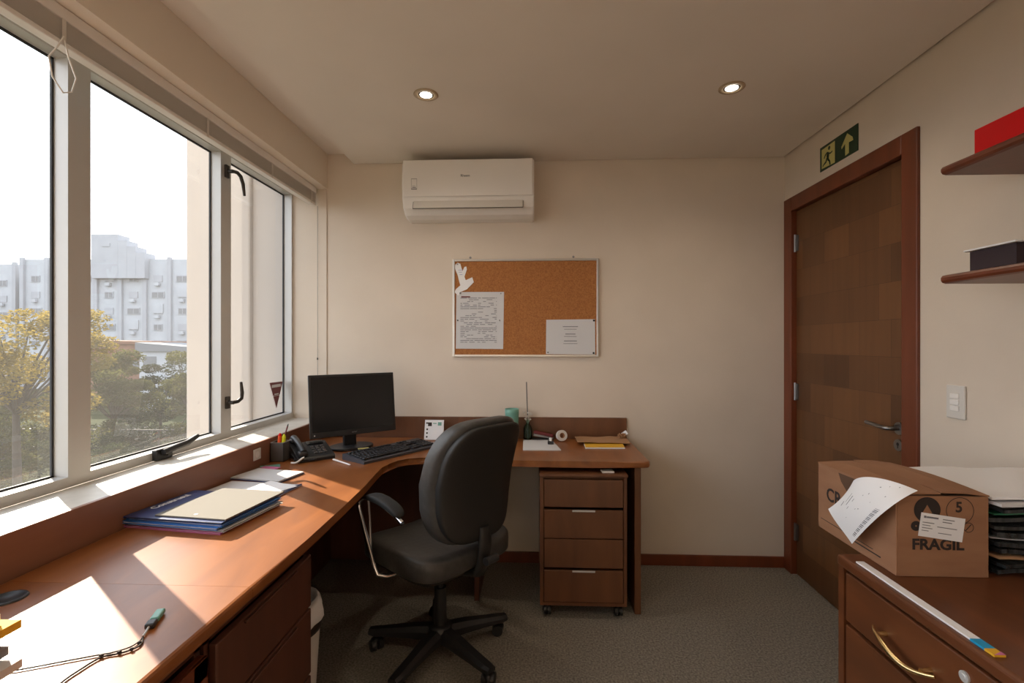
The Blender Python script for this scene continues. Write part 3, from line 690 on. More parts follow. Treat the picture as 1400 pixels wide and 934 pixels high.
# downlights
def downlight(x, y, label, on=True):
    t = thing('recessed_downlight', label, 'ceiling light', (x, y, ZC))
    obj('trim_ring', MB().lathe([(.054, -.0005), (.055, -.003), (.050, -.006), (.036, -.005), (.034, -.001), (.034, -.0005)], (x, y, ZC)), 'lampring', t)
    obj('reflector', MB().lathe([(.0345, -.001), (.033, -.0035), (.027, -.0035), (.026, -.002)], (x, y, ZC)), 'darkmetal', t)
    obj('bulb', MB().lathe([(.0265, -.002), (.0265, -.004), (.018, -.007), (0, -.008)], (x, y, ZC)), 'lampon', t)
    ld = bpy.data.lights.new('lamp', 'SPOT'); ld.energy = LAMP; ld.spot_size = R(150); ld.spot_blend = .8; ld.shadow_soft_size = .03; ld.color = (1, .84, .64)
    lo = bpy.data.objects.new('lamp', ld); C.objects.link(lo); lo.location = (0, 0, -.02); lo.parent = t
downlight(-.478, 2.14, 'round recessed ceiling light above the chair')
downlight(.862, 2.14, 'round recessed ceiling light on the door side of the room')
downlight(-.478, .2, 'added unseen ceiling light above the window desk'); downlight(.862, .2, 'added unseen ceiling light above the lateral cabinet')  # two more lights added out of view to lift the room brightness

# ================================================================ OFFICE CHAIR (local frame: faces +Y)
t = thing('office_chair', 'black leather swivel office chair with chrome arms drawn up to the corner desk', 'chair', (-.40, 2.07, 0), R(50))
def L(name, mb, m_, p=None, **k): return obj(name, mb, m_, p or t, world=False)
def wseat(v):
    v = v.copy(); v.z += -.035 * max(0, (v.y - .12) / .14) ** 2 + .02 * (v.x / .25) ** 2 - (.02 if v.z < 0 else 0) * (v.x / .25) ** 2; return v
L('seat', MB().sup((0, .02, .475), (.255, .25, .05), .42, 40, 18, wseat), 'leather')
L('seat_pan', MB().sup((0, .02, .428), (.22, .21, .022), .35, 32, 10), 'shell')
def wback(v, c0=(0, -.24, .80)):
    v = v.copy(); u = v.z / .30
    wfac = 1.0 - .20 * max(0, -u) ** 1.5 - .20 * max(0, u) ** 2.2
    v.x *= wfac
    v.y += -.060 * u - .02 * u * u + .03 * math.cos(u * 2.2) - .02 + .045 * (v.x / .24) ** 2
    return v
L('back_cushion', MB().sup((0, -.205, .80), (.214, .054, .247), .45, 48, 24, wback), 'leather')
L('back_shell', MB().sup((0, -.262, .797), (.196, .026, .232), .45, 48, 24, wback), 'shell')
L('back_bracket', MB().tube([(0, -.04, .415), (0, -.17, .41), (0, -.245, .43), (0, -.268, .48), (0, -.276, .56), (0, -.272, .62)], [.03, .032, .034, .034, .032, .024], 12, flat=.5), 'shell')
L('adjustment_knob', MB().cyl((-.03, -.31, .50), (.03, -.31, .50), .016, n=14), 'black')
for s_ in (-1, 1):
    x = s_ * .285
    bar = [(s_ * .10, .0, .425), (s_ * .20, .01, .418), (x - s_ * .03, .02, .418), (x, .035, .43), (x + s_ * .004, .06, .47), (x + s_ * .006, .12, .58), (x + s_ * .006, .165, .665), (x + s_ * .004, .165, .69), (x, .14, .712), (x, .09, .72), (x, -.0, .712), (x, -.09, .69), (x, -.13, .672)]
    a = L('armrest', MB().tube(bar, .0095, 12), 'chrome'); a['label'] = 'chrome armrest loop with black pad'
    L('armrest_brace', MB().tube([(x - s_ * .028, .15, .69), (x - s_ * .022, .13, .63), (x - s_ * .01, .105, .565), (x, .085, .52)], .006, 10), 'chrome', a)
    def wpad(v): 
        v = v.copy(); q = v.y / .112; v.z += -.018 * q * q + .012 * q; return v
    L('arm_pad', MB().sup((x - s_ * .004, -.005, .727), (.028, .112, .014), .5, 24, 12, wpad), 'black_matte', a)
L('tilt_mechanism', MB().cbox((0, .0, .395), (.15, .22, .04), b=.012, seg=3), 'black')
L('height_lever', MB().tube([(.06, .04, .395), (.18, .05, .39), (.235, .055, .375)], .006, 8), 'black')
L('gas_lift', MB().cyl((0, 0, .375), (0, 0, .24), .014, n=20).cyl((0, 0, .29), (0, 0, .13), .026, .026, n=24).cyl((0, 0, .375), (0, 0, .34), .03, .018, n=20), 'black')
L('hub', MB().lathe([(.0, .135), (.045, .132), (.052, .12), (.052, .075), (.04, .06), (0, .06)], n=28), 'black')
for k in range(5):
    a = R(31 - 50 + 72 * k); u = Vector((math.cos(a), math.sin(a), 0)); w = Vector((-math.sin(a), math.cos(a), 0))
    vs = []; fs = []; prof = [(.03, .034, .072, .126), (.12, .032, .074, .118), (.22, .028, .070, .102), (.29, .026, .066, .092), (.318, .020, .068, .088)]
    for r_, hw, zl, zh in prof:
        for dx, z in ((-hw, zl), (-hw, zl + (zh - zl) * .6), (-hw * .55, zh), (hw * .55, zh), (hw, zl + (zh - zl) * .6), (hw, zl)): vs.append(u * r_ + w * dx + Vector((0, 0, z)))
    for i in range(len(prof) - 1):
        for j in range(6): fs.append([i * 6 + j, i * 6 + (j + 1) % 6, (i + 1) * 6 + (j + 1) % 6, (i + 1) * 6 + j])
    fs += [[0, 1, 2, 3, 4, 5][::-1], [24 + j for j in range(6)]]
    lg = L('leg', MB().add(vs, fs), 'black')
    c_ = u * .295; h = w * 1.0; a2 = R(40 + 65 * k); ax = Vector((math.cos(a2), math.sin(a2), 0)); off = Vector((-math.sin(a2), math.cos(a2), 0)) * .016
    mb = MB().cyl(c_ + Vector((0, 0, .068)), c_ + Vector((0, 0, .045)), .008, n=10)
    for q in (-1, 1): mb.cyl(c_ + off + ax * (.006 * q) + Vector((0, 0, .0255)), c_ + off + ax * (.026 * q) + Vector((0, 0, .0255)), .0253, .0235, n=24)
    mb.sup(tuple(c_ + off * .6 + Vector((0, 0, .038))), (.02, .02, .016), .7, 16, 8)
    L('caster', mb, 'black', lg)

# ================================================================ THINGS ON THE DESK
DT = .7605
# monitor, facing (.637,-.77)
t = thing('computer_monitor', 'black computer monitor standing in the desk corner', 'monitor', (-1.0, 2.63, DT), R(39.5))
Tl = Matrix.Translation((0, -.03, .246)) @ Matrix.Rotation(R(-7), 4, 'X')
def LT(*a): 
    return MB().box(*a, T=Tl)
obj('back_shell', MB().box(-.228, .228, .006, .03, -.155, .155, .008, 2, T=Tl).box(-.12, .12, .028, .05, -.09, .07, .01, 2, T=Tl), 'black', t, world=False)
obj('bezel', MB().box(-.234, .234, -.006, .0075, -.165, .165, .003, 2, T=Tl), 'black', t, world=False)
obj('screen', MB().box(-.221, .221, -.0072, -.005, -.135, .152, T=Tl), 'screen', t, world=False)
obj('logo', MB().text('acer', .016, Tl @ basis((-.018, -.0064, -.154), (1, 0, 0), (0, 0, 1)), .0003, .0004), 'steel', t, world=False)
obj('power_light', MB().cyl(Tl @ Vector((-.212, -.0065, -.150)), Tl @ Vector((-.212, -.0085, -.150)), .0035, n=10), 'papergrey', t, world=False)
obj('stand_neck', MB().cbox((0, .04, .11), (.07, .028, .20), b=.006), 'black', t, world=False)
obj('stand_base', MB().prism([(.12 * math.cos(a * math.pi / 16), .01 + .095 * math.sin(a * math.pi / 16)) for a in range(32)], .0, .014, .004), 'black', t, world=False)
o = obj('sticky_note', MB().cbox((-.905, 2.545, DT + .0165), (.055, .022, .003), rz=R(30)), 'signpale'); tag(o, 'small yellow slip lying on the monitor base', 'note')

# keyboard
t = thing('keyboard', 'black computer keyboard on the curved corner of the desk', 'keyboard', (-.738, 2.52, DT), R(56)); t.scale = (1.06, 1.12, 1.1)
pf = [(-.078, 0), (.078, 0), (.078, .026), (.07, .028), (-.07, .014), (-.078, .011)]
vs = [(-.232, y, z) for y, z in pf] + [(.232, y, z) for y, z in pf]
obj('case', MB().add(vs, [[i, (i + 1) % 6, 6 + (i + 1) % 6, 6 + i] for i in range(6)] + [[0, 1, 2, 3, 4, 5][::-1], [6 + i for i in range(6)]]), 'kbcase', t, world=False)
ks = MB()
def key(x, y, w_): 
    z = .0158 + (y + .07) * .1
    ks.prism([(x - w_ / 2 + .001, y - .0078), (x + w_ / 2 - .001, y - .0078), (x + w_ / 2 - .001, y + .0078), (x - w_ / 2 + .001, y + .0078)], z, z + .007, .0016, 1)
for r_ in range(6):
    y = -.058 + r_ * .0195 + (.006 if r_ == 5 else 0); x = -.222
    ws = {0: [.024, .019, .024, .11, .024, .019, .024, .024][:8], 5: [.0175] * 13}.get(r_, [.0185 + .004 * (r_ % 3)] + [.0185] * 12 + [.026])
    for w_ in ws:
        key(x + w_ / 2, y, w_); x += w_ + .0012
    for x0 in ((.075,) if r_ not in (2,) else ()):
        for q in range(3): key(x0 + q * .0192, y, .018)
    if r_ < 5:
        for q in range(4): key(.145 + q * .0192, y, .018)
obj('keys', ks, 'keycap', t, world=False)['kind'] = 'stuff'
o = obj('white_pen', MB().cyl((-.985, 2.345, DT + .0045), (-.868, 2.25, DT + .0045), .0042, n=12).cyl((-.868, 2.25, DT + .0045), (-.860, 2.2435, DT + .0045), .0035, .001, n=12)
        .cyl((-.985, 2.345, DT + .0085), (-.945, 2.3125, DT + .0085), .0012, n=6), 'white'); tag(o, 'white pen lying in front of the keyboard', 'pen')
# mouse and slips
t = thing('computer_mouse', 'black mouse beyond the keyboard beside the chair back', 'mouse', (-.50, 2.80, DT), R(30))
obj('body', MB().sup((0, 0, .0165), (.031, .053, .0165), .75, 24, 14, lambda v: Vector((v.x, v.y, v.z - .004 * (v.y / .05 + .3) * (v.z > 0)))), 'black', t, world=False)
obj('scroll_wheel', MB().cyl((-.004, .028, .030), (.004, .028, .030), .006, n=14), 'mesh', t, world=False)
obj('cable', MB().tube([(0, .052, .006), (.01, .09, .003), (.03, .11, .003)], .002, 6), 'black', t, world=False)
for x, y, rz, lb_ in ((-.575, 2.755, .3, 'small white slip lying between calendar card and mouse'), (-.505, 2.66, -.5, 'small white slip lying nearest the chair back')):
    o = obj('paper_slip', MB().cbox((x, y, DT + .002), (.062, .052, .003), rz=rz), 'paper'); tag(o, lb_, 'paper')
# tent card
t = thing('calendar_card', 'small white printed desk card standing against the wooden back panel', 'card', (-.595, 2.87, DT))
Tc = TM(-.592, 2.868, DT + .0595, R(-2), R(-14))
obj('card', MB().box(-.0575, .0575, 0, .0015, -.058, .0595, T=Tc).box(-.055, .055, .0, .001, -.058, .055, T=TM(-.592, 2.896, DT + .059, R(-2), R(10))), 'paper', t)
pb = MB().box(-.05, -.035, -.0008, 0, .036, .044, T=Tc).box(-.038, -.015, -.0008, 0, .022, .044, T=Tc)
for z in (.004, -.018, -.040): pb.box(-.046, -.037, -.0008, 0, z - .006, z + .004, T=Tc)
obj('print', pb, 'inkdark', t)
obj('print', MB().box(.022, .044, -.0008, 0, .026, .046, T=Tc).box(-.008, .014, -.0008, 0, .036, .041, T=Tc), 'teal', t)['label'] = 'teal printed patch'

# telephone
t = thing('desk_telephone', 'dark grey desk telephone between pen cup and monitor', 'telephone', (-1.125, 2.405, DT), R(42))
pf = [(-.095, 0), (.095, 0), (.095, .062), (.06, .066), (-.088, .022), (-.095, .014)]
vs = [(-.088, y, z) for y, z in pf] + [(.088, y, z) for y, z in pf]
obj('body', MB().add(vs, [[i, (i + 1) % 6, 6 + (i + 1) % 6, 6 + i] for i in range(6)] + [[0, 1, 2, 3, 4, 5][::-1], [6 + i for i in range(6)]]), 'black', t, world=False)
hs = MB().tube([(-.060, -.082, .045), (-.060, -.06, .057), (-.060, 0, .078), (-.060, .06, .091), (-.060, .085, .09)], [.018, .015, .0135, .015, .018], 14)
hs.sup((-.060, -.07, .040), (.025, .024, .014), .6, 20, 10); hs.sup((-.060, .074, .080), (.025, .024, .014), .6, 20, 10)
obj('handset', hs, 'black', t, world=False)
kb = MB()
for i in range(3):
    for j in range(4):
        y = -.06 + j * .021; z = .022 + (y + .088) * (.044 / .148) + .003
        kb.cbox((.005 + i * .024, y, z), (.016, .012, .007), rx=R(16.5), b=.002)
obj('keypad', kb, 'mesh', t, world=False)
obj('display', MB().cbox((.029, .045, .0645), (.08, .035, .004), rx=R(16.5)), 'screen', t, world=False)
obj('cord', MB().tube([(-1.19 + .0, 2.335, DT + .03)] + [(-1.17 + .11 * i / 60 + .006 * math.cos(i * 1.1), 2.318 - .010 * math.sin(i / 60 * 3.1) + .006 * math.sin(i * 1.1), DT + .0105 + .003 * math.cos(i * 1.1)) for i in range(60)] + [(-1.06, 2.335, DT + .012)], .003, 6), 'black', t)
o = obj('cable_clip', MB().tube([(-1.155, 2.262, DT + .006), (-1.135, 2.258, DT + .006), (-1.122, 2.268, DT + .012), (-1.112, 2.288, DT + .024), (-1.105, 2.292, DT + .026)], .0045, 10), 'white'); tag(o, 'short curved white plug lead in front of the telephone', 'lead')

# pen cup with pens
t = thing('pen_cup', 'grey square mesh pen cup against the wooden panel', 'pen holder', (-1.247, 2.335, DT))
x0, x1, y0, y1 = -1.279, -1.215, 2.303, 2.367; wv = .002; mb = MB()
mb.box(x0, x1, y0, y0 + wv, DT, DT + .092).box(x0, x1, y1 - wv, y1, DT, DT + .092).box(x0, x0 + wv, y0, y1, DT, DT + .092).box(x1 - wv, x1, y0, y1, DT, DT + .092).box(x0, x1, y0, y1, DT, DT + .003)
obj('cup', mb, 'mesh', t)
obj('rim', MB().tube([(x0, y0, DT + .093), (x1, y0, DT + .093), (x1, y1, DT + .093), (x0, y1, DT + .093)], .0022, 8, True), 'alu', t)
def pen(name, lb_, p0, p1, r_, m_, tip=None, cat='pen'):
    p0, p1 = Vector(p0), Vector(p1); e = thing(name, lb_, cat, tuple(p0))
    obj('barrel', MB().cyl(p0, p1, r_, n=12), m_, e)
    d_ = (p1 - p0).normalized()
    obj('end_cap', MB().cyl(p1, p1 + d_ * .012, r_, r_ * .45, n=12), tip or m_, e)
pen('pencil', 'dark red pencil sticking far out of the pen cup', (-1.262, 2.34, DT + .006), (-1.222, 2.358, DT + .165), .0035, 'maroon', 'darkmetal', 'pencil')
pen('highlighter', 'yellow highlighter leaning in the pen cup', (-1.235, 2.33, DT + .006), (-1.223, 2.325, DT + .118), .009, 'hiyellow', 'hiyellow')
pen('marker_pen', 'orange marker leaning in the pen cup', (-1.25, 2.32, DT + .006), (-1.240, 2.318, DT + .125), .0085, 'orange', 'red')
# yellow folded leaf seen by the cup, cards
for x, y, rz, m_, lb_ in ((-1.232, 2.215, .5, 'teal', 'teal printed card lying at the foot of the pen cup'), (-1.215, 2.175, -.2, 'pink', 'pinkish printed card lying beside the grey pad')):
    o = obj('printed_card', MB().cbox((x, y, DT + (.0008 if m_ == 'teal' else .0030)), (.085, .055, .0012), rz=rz), m_); tag(o, lb_, 'card')

# pad and folders
o = thing('notepad', 'grey white notepad lying beside the telephone and pen cup', 'notepad', (-1.155, 2.055, DT), R(-12))
obj('pages', MB().box(-.115, .125, -.08, .075, .0035, .009), 'papergrey', o, world=False)
obj('backing', MB().box(-.118, .128, -.083, .078, 0, .003), 'navy', o, world=False)
o = thing('open_folder', 'pale blue open folder with loose white sheet behind the folder stack', 'folder', (-1.115, 1.85, DT), R(-7))
obj('cover', MB().box(-.155, .165, -.10, .10, 0, .003, .001), 'lilac', o, world=False)
obj('sheet', MB().box(-.15, .15, -.095, .092, .0034, .0054), 'papergrey', o, world=False)
obj('clip_edge', MB().box(.157, .165, -.10, .10, .003, .007, .001), 'navy', o, world=False)
o = obj('loose_sheet', sheet(-1.12, -.96, 1.795, 1.93, DT + .0065, .0006, .003, 1.0, R(-24)), 'paper'); tag(o, 'bright white curled sheet on the pale blue folder', 'paper')
FX, FY, FR = -1.094, 1.585, R(-7)
z = DT; fo = [('folder_pink', 'pink', .006, .0, 'lowest folder of the stack with pink cover and white sheets'), ('a', 'papergrey', .007, .01, 'grey white document low in the folder stack'),
              ('b', 'blue', .008, -.008, 'bright blue folder in the middle of the stack'), ('c', 'blue', .007, .006, 'bright blue folder second from the top of the stack'), ('d', 'navy', .006, 0, 'navy blue folder with white lettering on top of the stack')]
for i, (_, m_, th, dx, lb_) in enumerate(fo):
    o = thing('folder', lb_, 'folder', (FX + dx, FY + dx * .5, z), FR + (random.uniform(-.03, .03) if i < 4 else 0))
    obj('cover', MB().box(-.173, .173, -.145, .13, 0, .0014, .0005).box(-.173, .173, -.145, .13, th - .0014, th, .0005).box(-.174, -.172, -.145, .13, 0, th), m_, o, world=False)
    obj('pages', MB().box(-.168, .166, -.14, .125, .0016, th - .0016), 'papergrey' if m_ != 'navy' else 'ink', o, world=False)
    if i == 4: obj('lettering', MB().text('Construsul', .036, basis((-.138, -.07, th + .0003), (0, 1, 0), (-1, 0, 0)), .0002, .0006, sx=.92), 'paper', o, world=False)
    z += th + .0004
o = thing('white_report', 'cream white report lying on the navy folder', 'report', (-1.045, 1.593, z), R(-7))
obj('sheets', MB().box(-.125, .125, -.142, .142, 0, .0045, .0008), 'report', o, world=False)
obj('mark', MB().cyl((.0, -.118, .0046), (.0, -.118, .0050), .006, n=14), 'papergrey', o, world=False)

# USB stick on a lanyard
t = thing('usb_stick', 'grey usb stick on a thin cord lying on the window desk', 'usb stick', (-.785, .972, DT))
d_ = (Vector((-.797, 1.004, 0)) - Vector((-.775, .945, 0))).normalized(); ang = math.atan2(d_.y, d_.x)
obj('body', MB().cbox((-.790, .985, DT + .006), (.040, .017, .010), rz=ang, b=.003), 'teal', t)
obj('cap', MB().cbox((-.7785, .9535, DT + .006), (.022, .018, .011), rz=ang, b=.003), 'black', t)
obj('clip', MB().tube([(-.776, .945, DT + .006), (-.770, .93, DT + .004), (-.766, .918, DT + .003)], .0022, 8), 'alu', t)
def cpath(pts, n=8):
    out = []
    for i in range(len(pts) - 1):
        p0 = Vector(pts[max(i - 1, 0)]); p1 = Vector(pts[i]); p2 = Vector(pts[i + 1]); p3 = Vector(pts[min(i + 2, len(pts) - 1)])
        for k in range(n):
            s_ = k / n; out.append(.5 * ((2 * p1) + (-p0 + p2) * s_ + (2 * p0 - 5 * p1 + 4 * p2 - p3) * s_ * s_ + (-p0 + 3 * p1 - 3 * p2 + p3) * s_ ** 3))
    return out + [Vector(pts[-1])]
zc = DT + .002
mb = MB().tube(cpath([(-.767, .920, zc), (-.762, .905, zc), (-.765, .885, zc), (-.785, .868, zc), (-.80, .862, zc), (-.84, .845, zc), (-.885, .825, zc), (-.92, .812, zc), (-.95, .815, zc)]), .0013, 6)
mb.tube(cpath([(-.764, .916, zc), (-.752, .898, zc), (-.752, .883, zc), (-.766, .868, zc), (-.792, .855, zc), (-.80, .82, zc), (-.80, .78, zc), (-.78, .70, zc)]), .0016, 6)
for x, y in ((-.757, .898), (-.755, .878), (-.770, .868), (-.795, .857)): mb.sup((x, y, zc + .001), (.004, .003, .003), .8, 8, 6)
obj('cord', mb, 'inkdark', t)

# papers at the near end of the window desk
z = DT; random.seed(11)
for i, (m_, th, lb_) in enumerate([('maroon', .018, 'dark red folder at the bottom of the pile by the picture edge'), ('papergrey', .014, 'grey sheaf low in the pile on the window desk'), ('ink', .014, 'dark grey sheaf in the middle of the pile on the window desk'),
                                   ('kraft', .012, 'tan envelope in the pile on the window desk'), ('yellow', .014, 'yellow pad high in the pile on the window desk'), ('paper', .010, 'topmost white sheaf of the pile on the window desk')]):
    dx = random.uniform(-.01, .01)
    o = obj('paper_pile', sheet(-1.17 + dx, -.906 + 3 * dx + (.006 if i < 3 else 0), .60, .775 + dx + .008 * i, z, th, .004, i * 2.1, random.uniform(-.08, .08)), m_); tag(o, lb_, 'papers'); z += th + .0045

# right wing of the desk
o = obj('paper_sheets', MB().prism([(-.055, 2.605), (.150, 2.612), (.112, 2.875), (-.058, 2.87)], DT, DT + .004), 'papergrey'); tag(o, 'white sheets lying on the desk beside the chair back', 'papers')
t = thing('tape_roll', 'white roll of adhesive tape lying beside the sheets', 'tape', (.165, 2.86, DT))
Tt = TM(.168, 2.862, DT + .033, R(20), R(75))
obj('roll', MB().lathe([(.016, -.010), (.032, -.010), (.032, .010), (.016, .010), (.016, -.010)], T=Tt, n=28, smooth=False), 'offwhite', t)
obj('core', MB().lathe([(.0142, -.0102), (.0158, -.0102), (.0158, .0102), (.0142, .0102), (.0142, -.0102)], T=Tt, n=24), 'kraft', t)
t = thing('rubber_stamp', 'small black rubber stamp with white top on the sheets', 'stamp', (.10, 2.76, DT + .0045))
obj('base', MB().box(.083, .117, 2.745, 2.775, DT + .0045, DT + .022, .002), 'black', t)
obj('knob', MB().lathe([(.008, .0), (.006, .006), (.010, .012), (.008, .018), (0, .019)], (.10, 2.76, DT + .022), 16), 'white', t)
t = thing('stapler', 'dark maroon stapler against the wooden back panel', 'stapler', (.05, 2.905, DT))
obj('base', MB().cbox((.06, 2.91, DT + .004), (.13, .034, .007), b=.002), 'black', t)
obj('arm', MB().cbox((.062, 2.91, DT + .034), (.12, .030, .018), ry=R(12), b=.005, seg=3), 'maroon', t)
obj('magazine', MB().cbox((.062, 2.91, DT + .019), (.118, .014, .012), ry=R(9)), 'steel', t)
# bottle with a stem
t = thing('bottle_vase', 'small green glass bottle with dried flowers and one tall stem', 'vase', (-.032, 2.905, DT))
obj('bottle', MB().lathe([(0, .002), (.024, .002), (.026, .008), (.026, .065), (.020, .082), (.010, .094), (.009, .115), (.0115, .118)], (-.032, 2.905, DT), 28), 'greenglass', t)
obj('stem', MB().tube([(-.030, 2.905, DT + .01), (-.034, 2.905, DT + .16), (-.040, 2.904, DT + .345)], [.0035, .003, .003], 8), 'mesh', t)
fw = MB()
for i in range(14):
    a = i * 2.4; r_ = .008 + .018 * random.random(); z = DT + .12 + .045 * random.random()
    fw.sup((-.032 + r_ * math.cos(a), 2.905 + r_ * math.sin(a), z), (.0065, .0065, .005), 1, 8, 6); fw.cyl((-.032, 2.905, DT + .09), (-.032 + r_ * math.cos(a), 2.905 + r_ * math.sin(a), z), .0008, n=5)
obj('dried_flowers', fw, 'offwhite', t)
t = thing('teal_cup', 'teal green tumbler standing behind the chair back', 'cup', (-.125, 2.86, DT))
obj('wall', MB().lathe([(0, .001), (.033, .001), (.036, .006), (.041, .165), (.0425, .190), (.040, .190), (.038, .165), (.033, .008), (0, .008)], (-.125, 2.86, DT), 32), 'teal', t)
# yellow block and kraft envelope
o = thing('yellow_pad', 'yellow pad with white edge under the kraft envelope', 'notepad', (.395, 2.74, DT))
obj('cover', MB().prism([(.288, 2.668), (.502, 2.674), (.508, 2.80), (.292, 2.80)], DT + .0065, DT + .009), 'yellow', o); obj('pages', MB().prism([(.286, 2.664), (.502, 2.670), (.508, 2.80), (.292, 2.80)], DT, DT + .006), 'paper', o)
o = obj('kraft_envelope', sheet(.252, .545, 2.75, 2.915, DT + .0105, .004, .010, .6, R(2)), 'kraft'); tag(o, 'brown kraft envelope lying on the yellow pad', 'envelope')
t = thing('string_tag', 'crumpled gift tag with white label at the end of the envelope', 'tag', (.535, 2.85, DT))
obj('white_tag', MB().cbox((.535, 2.852, DT + .050), (.032, .002, .026), ry=R(-35), rx=R(-30)), 'paper', t)
mb = MB(); random.seed(4)
for i in range(7): mb.tube(cpath([(.50 + random.uniform(-.01, .04), 2.84 + random.uniform(-.02, .02), DT + .026 + random.uniform(0, .03)) for _ in range(5)], 5), .0028, 6)
obj('raffia', mb, 'kraft', t)
# slip on the pedestal
o = obj('folded_slip', MB().cbox((.365, 2.40, .7085), (.058, .05, .008), rz=.08, b=.002), 'offwhite'); tag(o, 'small folded white slip on top of the drawer pedestal', 'paper')

# waste bin
t = thing('waste_bin', 'white waste bin with plastic liner standing beside the drawer cabinet', 'waste bin', (-.875, 1.665, 0))
obj('bin', MB().lathe([(0, .002), (.095, .002), (.098, .01), (.118, .335), (.112, .335), (.094, .012), (0, .012)], (-.875, 1.665, 0), 36), 'offwhite', t)
obj('rim_band', MB().lathe([(.1185, .330), (.123, .332), (.124, .358), (.117, .362), (.116, .345)], (-.875, 1.665, 0), 36), 'darkmetal', t)
ln = MB().lathe([(.122, .357), (.130, .372), (.129, .392), (.122, .420), (.108, .440), (.10, .42), (.10, .36)], (-.875, 1.665, 0), 36)
ln.v = [(x + .004 * math.sin(9 * math.atan2(y - 1.665, x + .875)), y + .004 * math.cos(7 * math.atan2(y - 1.665, x + .875)), z + .006 * math.sin(5 * math.atan2(y - 1.665, x + .875)) * (z > .40)) for x, y, z in ln.v]
obj('liner', ln, 'paper', t)

# ================================================================ OUTSIDE
o = obj('ground', MB().box(-260, 40, -60, 260, -7.4, -7.0), 'grass'); o['kind'] = 'structure'; o['label'] = 'ground outside with grass'
o = obj('street', MB().box(-200, 20, 40, 47, -7.0, -6.97), 'asphalt'); o['kind'] = 'structure'; o['label'] = 'grey street outside'
o = obj('outer_column', MB().box(-2.22, -1.80, 3.0, 3.5, -6.999, 9, .012), 'concrete'); o['kind'] = 'structure'; o['label'] = 'pale rendered column of this building outside the window'
o = obj('outer_wall', MB().box(-1.80, -1.501, 3.035, 3.5, -6.999, 9), 'concrete'); o['kind'] = 'structure'; o['label'] = 'pale rendered outer wall beside the window'

def apartment(name, label, cx, cy, rz, w, top, levels, cols, tower=None, m1='bld'):
    e = thing(name, label, 'building', (cx, cy, -7.0), rz)
    mb = MB().box(-w / 2, w / 2, 0, 12, 0, top + 7)
    obj('block', mb, m1, e, world=False)
    fin = MB(); pitch = w / cols
    for i in range(cols + 1): fin.box(-w / 2 + i * pitch - .35, -w / 2 + i * pitch + .35, -.45, .0, 0, top + 7.3)
    obj('fins', fin, 'bld2', e, world=False)
    for c in range(cols):
        for r_ in range(levels):
            x = -w / 2 + (c + .5) * pitch; z = top + 7 - 3.6 - r_ * 2.95
            if z < 1: continue
            big = (c * 7 + r_ * 3) % 4
            if big == 1: f = obj('shutter_panel', MB().box(x - .95, x + .95, -.16, -.002, z - .3, z + 1.35), 'bld', e, world=False)
            wd = .8 if big != 2 else 1.15
            f = obj('window', MB().box(x - wd, x + wd, -.12, -.002, z - .55, z + .65 if big != 1 else z - .30), 'bld2', e, world=False)
            if big != 3: obj('window_glass', MB().box(x - wd + .12, x - .06, -.14, -.121, z - .45, (z + .5) if big != 1 else z - .33).box(x + .06, x + wd - .12, -.14, -.121, z - .45, (z + .5) if big != 1 else z - .33), 'bldwin', f, world=False)
            if big in (1, 3): obj('air_conditioner', MB().box(x - .4, x + .45, -.6, -.15, z - 1.3, z - .72, .05), 'bld', e, world=False)
    if tower:
        x0, x1, h0, h1 = tower
        bm_ = MB(); n_ = 4
        for q in range(n_):
            bm_.box(x0 + (x1 - x0) * (.5 if q else 0) + (q - 1) * (x1 - x0) / 6 * (q > 0), x0 + (x1 - x0) * (.5 + q / 6), -1.2 + q * .02, 1.5, 20, h0 + (h1 - h0) * q / 3)
        bm_.box(x0 + 2, x0 + 3.4, -1.3, -1.2, h0 - 2.2, h0 - 1.6)
        obj('tower', bm_, 'bld2', e, world=False)
    return e
apartment('apartment_building', 'pale apartment block with a taller tower, far behind the trees', -75, 85, R(2), 36, 16.6, 7, 8, (-4.5, 5.1, 27.9, 24.6))
apartment('apartment_building', 'pale apartment block seen behind the yellow tree', -118, 85, R(2), 44, 16.0, 7, 9)

def house(name, label, cx, cy, rz, w, d_, h, m_, roof, wins_):
    e = thing(name, label, 'building', (cx, cy, -7), rz)
    obj('wall', MB().box(-w / 2, w / 2, 0, d_, 0, h), m_, e, world=False)
    obj('roof', MB().add([(-w / 2 - .3, -.3, h + .01), (w / 2 + .3, -.3, h + .01), (w / 2 + .3, d_, h + .01), (-w / 2 - .3, d_, h + .01), (-w / 2 - .3, -.3, h + roof), (w / 2 + .3, -.3, h + .3), (w / 2 + .3, d_, h + .3), (-w / 2 - .3, d_, h + roof)],
                 [[3, 2, 1, 0], [4, 5, 6, 7], [0, 1, 5, 4], [1, 2, 6, 5], [2, 3, 7, 6], [3, 0, 4, 7]]), 'bldwin' if m_ == 'bld' else 'brick', e, world=False)
    for x, z, ww, hh in wins_: obj('window', MB().box(x - ww / 2, x + ww / 2, -.06, -.002, z, z + hh), 'bldwin', e, world=False)
house('brick_house', 'low reddish brick building behind the trees', -56, 62, R(2), 13, 8, 8.2, 'brick', .6, [(-3, 5, 1.2, 1), (3, 5, 1.2, 1)])
house('low_house', 'low white house with a sloping grey roof beside the brick building', -43.4, 57, R(2), 9, 8, 7.3, 'bld', 1.1, [(-3.2, 5.4, 1.6, 1.3), (-.6, 5.4, 1.0, 1.2), (2.2, 5.4, 1.0, 1.2)])

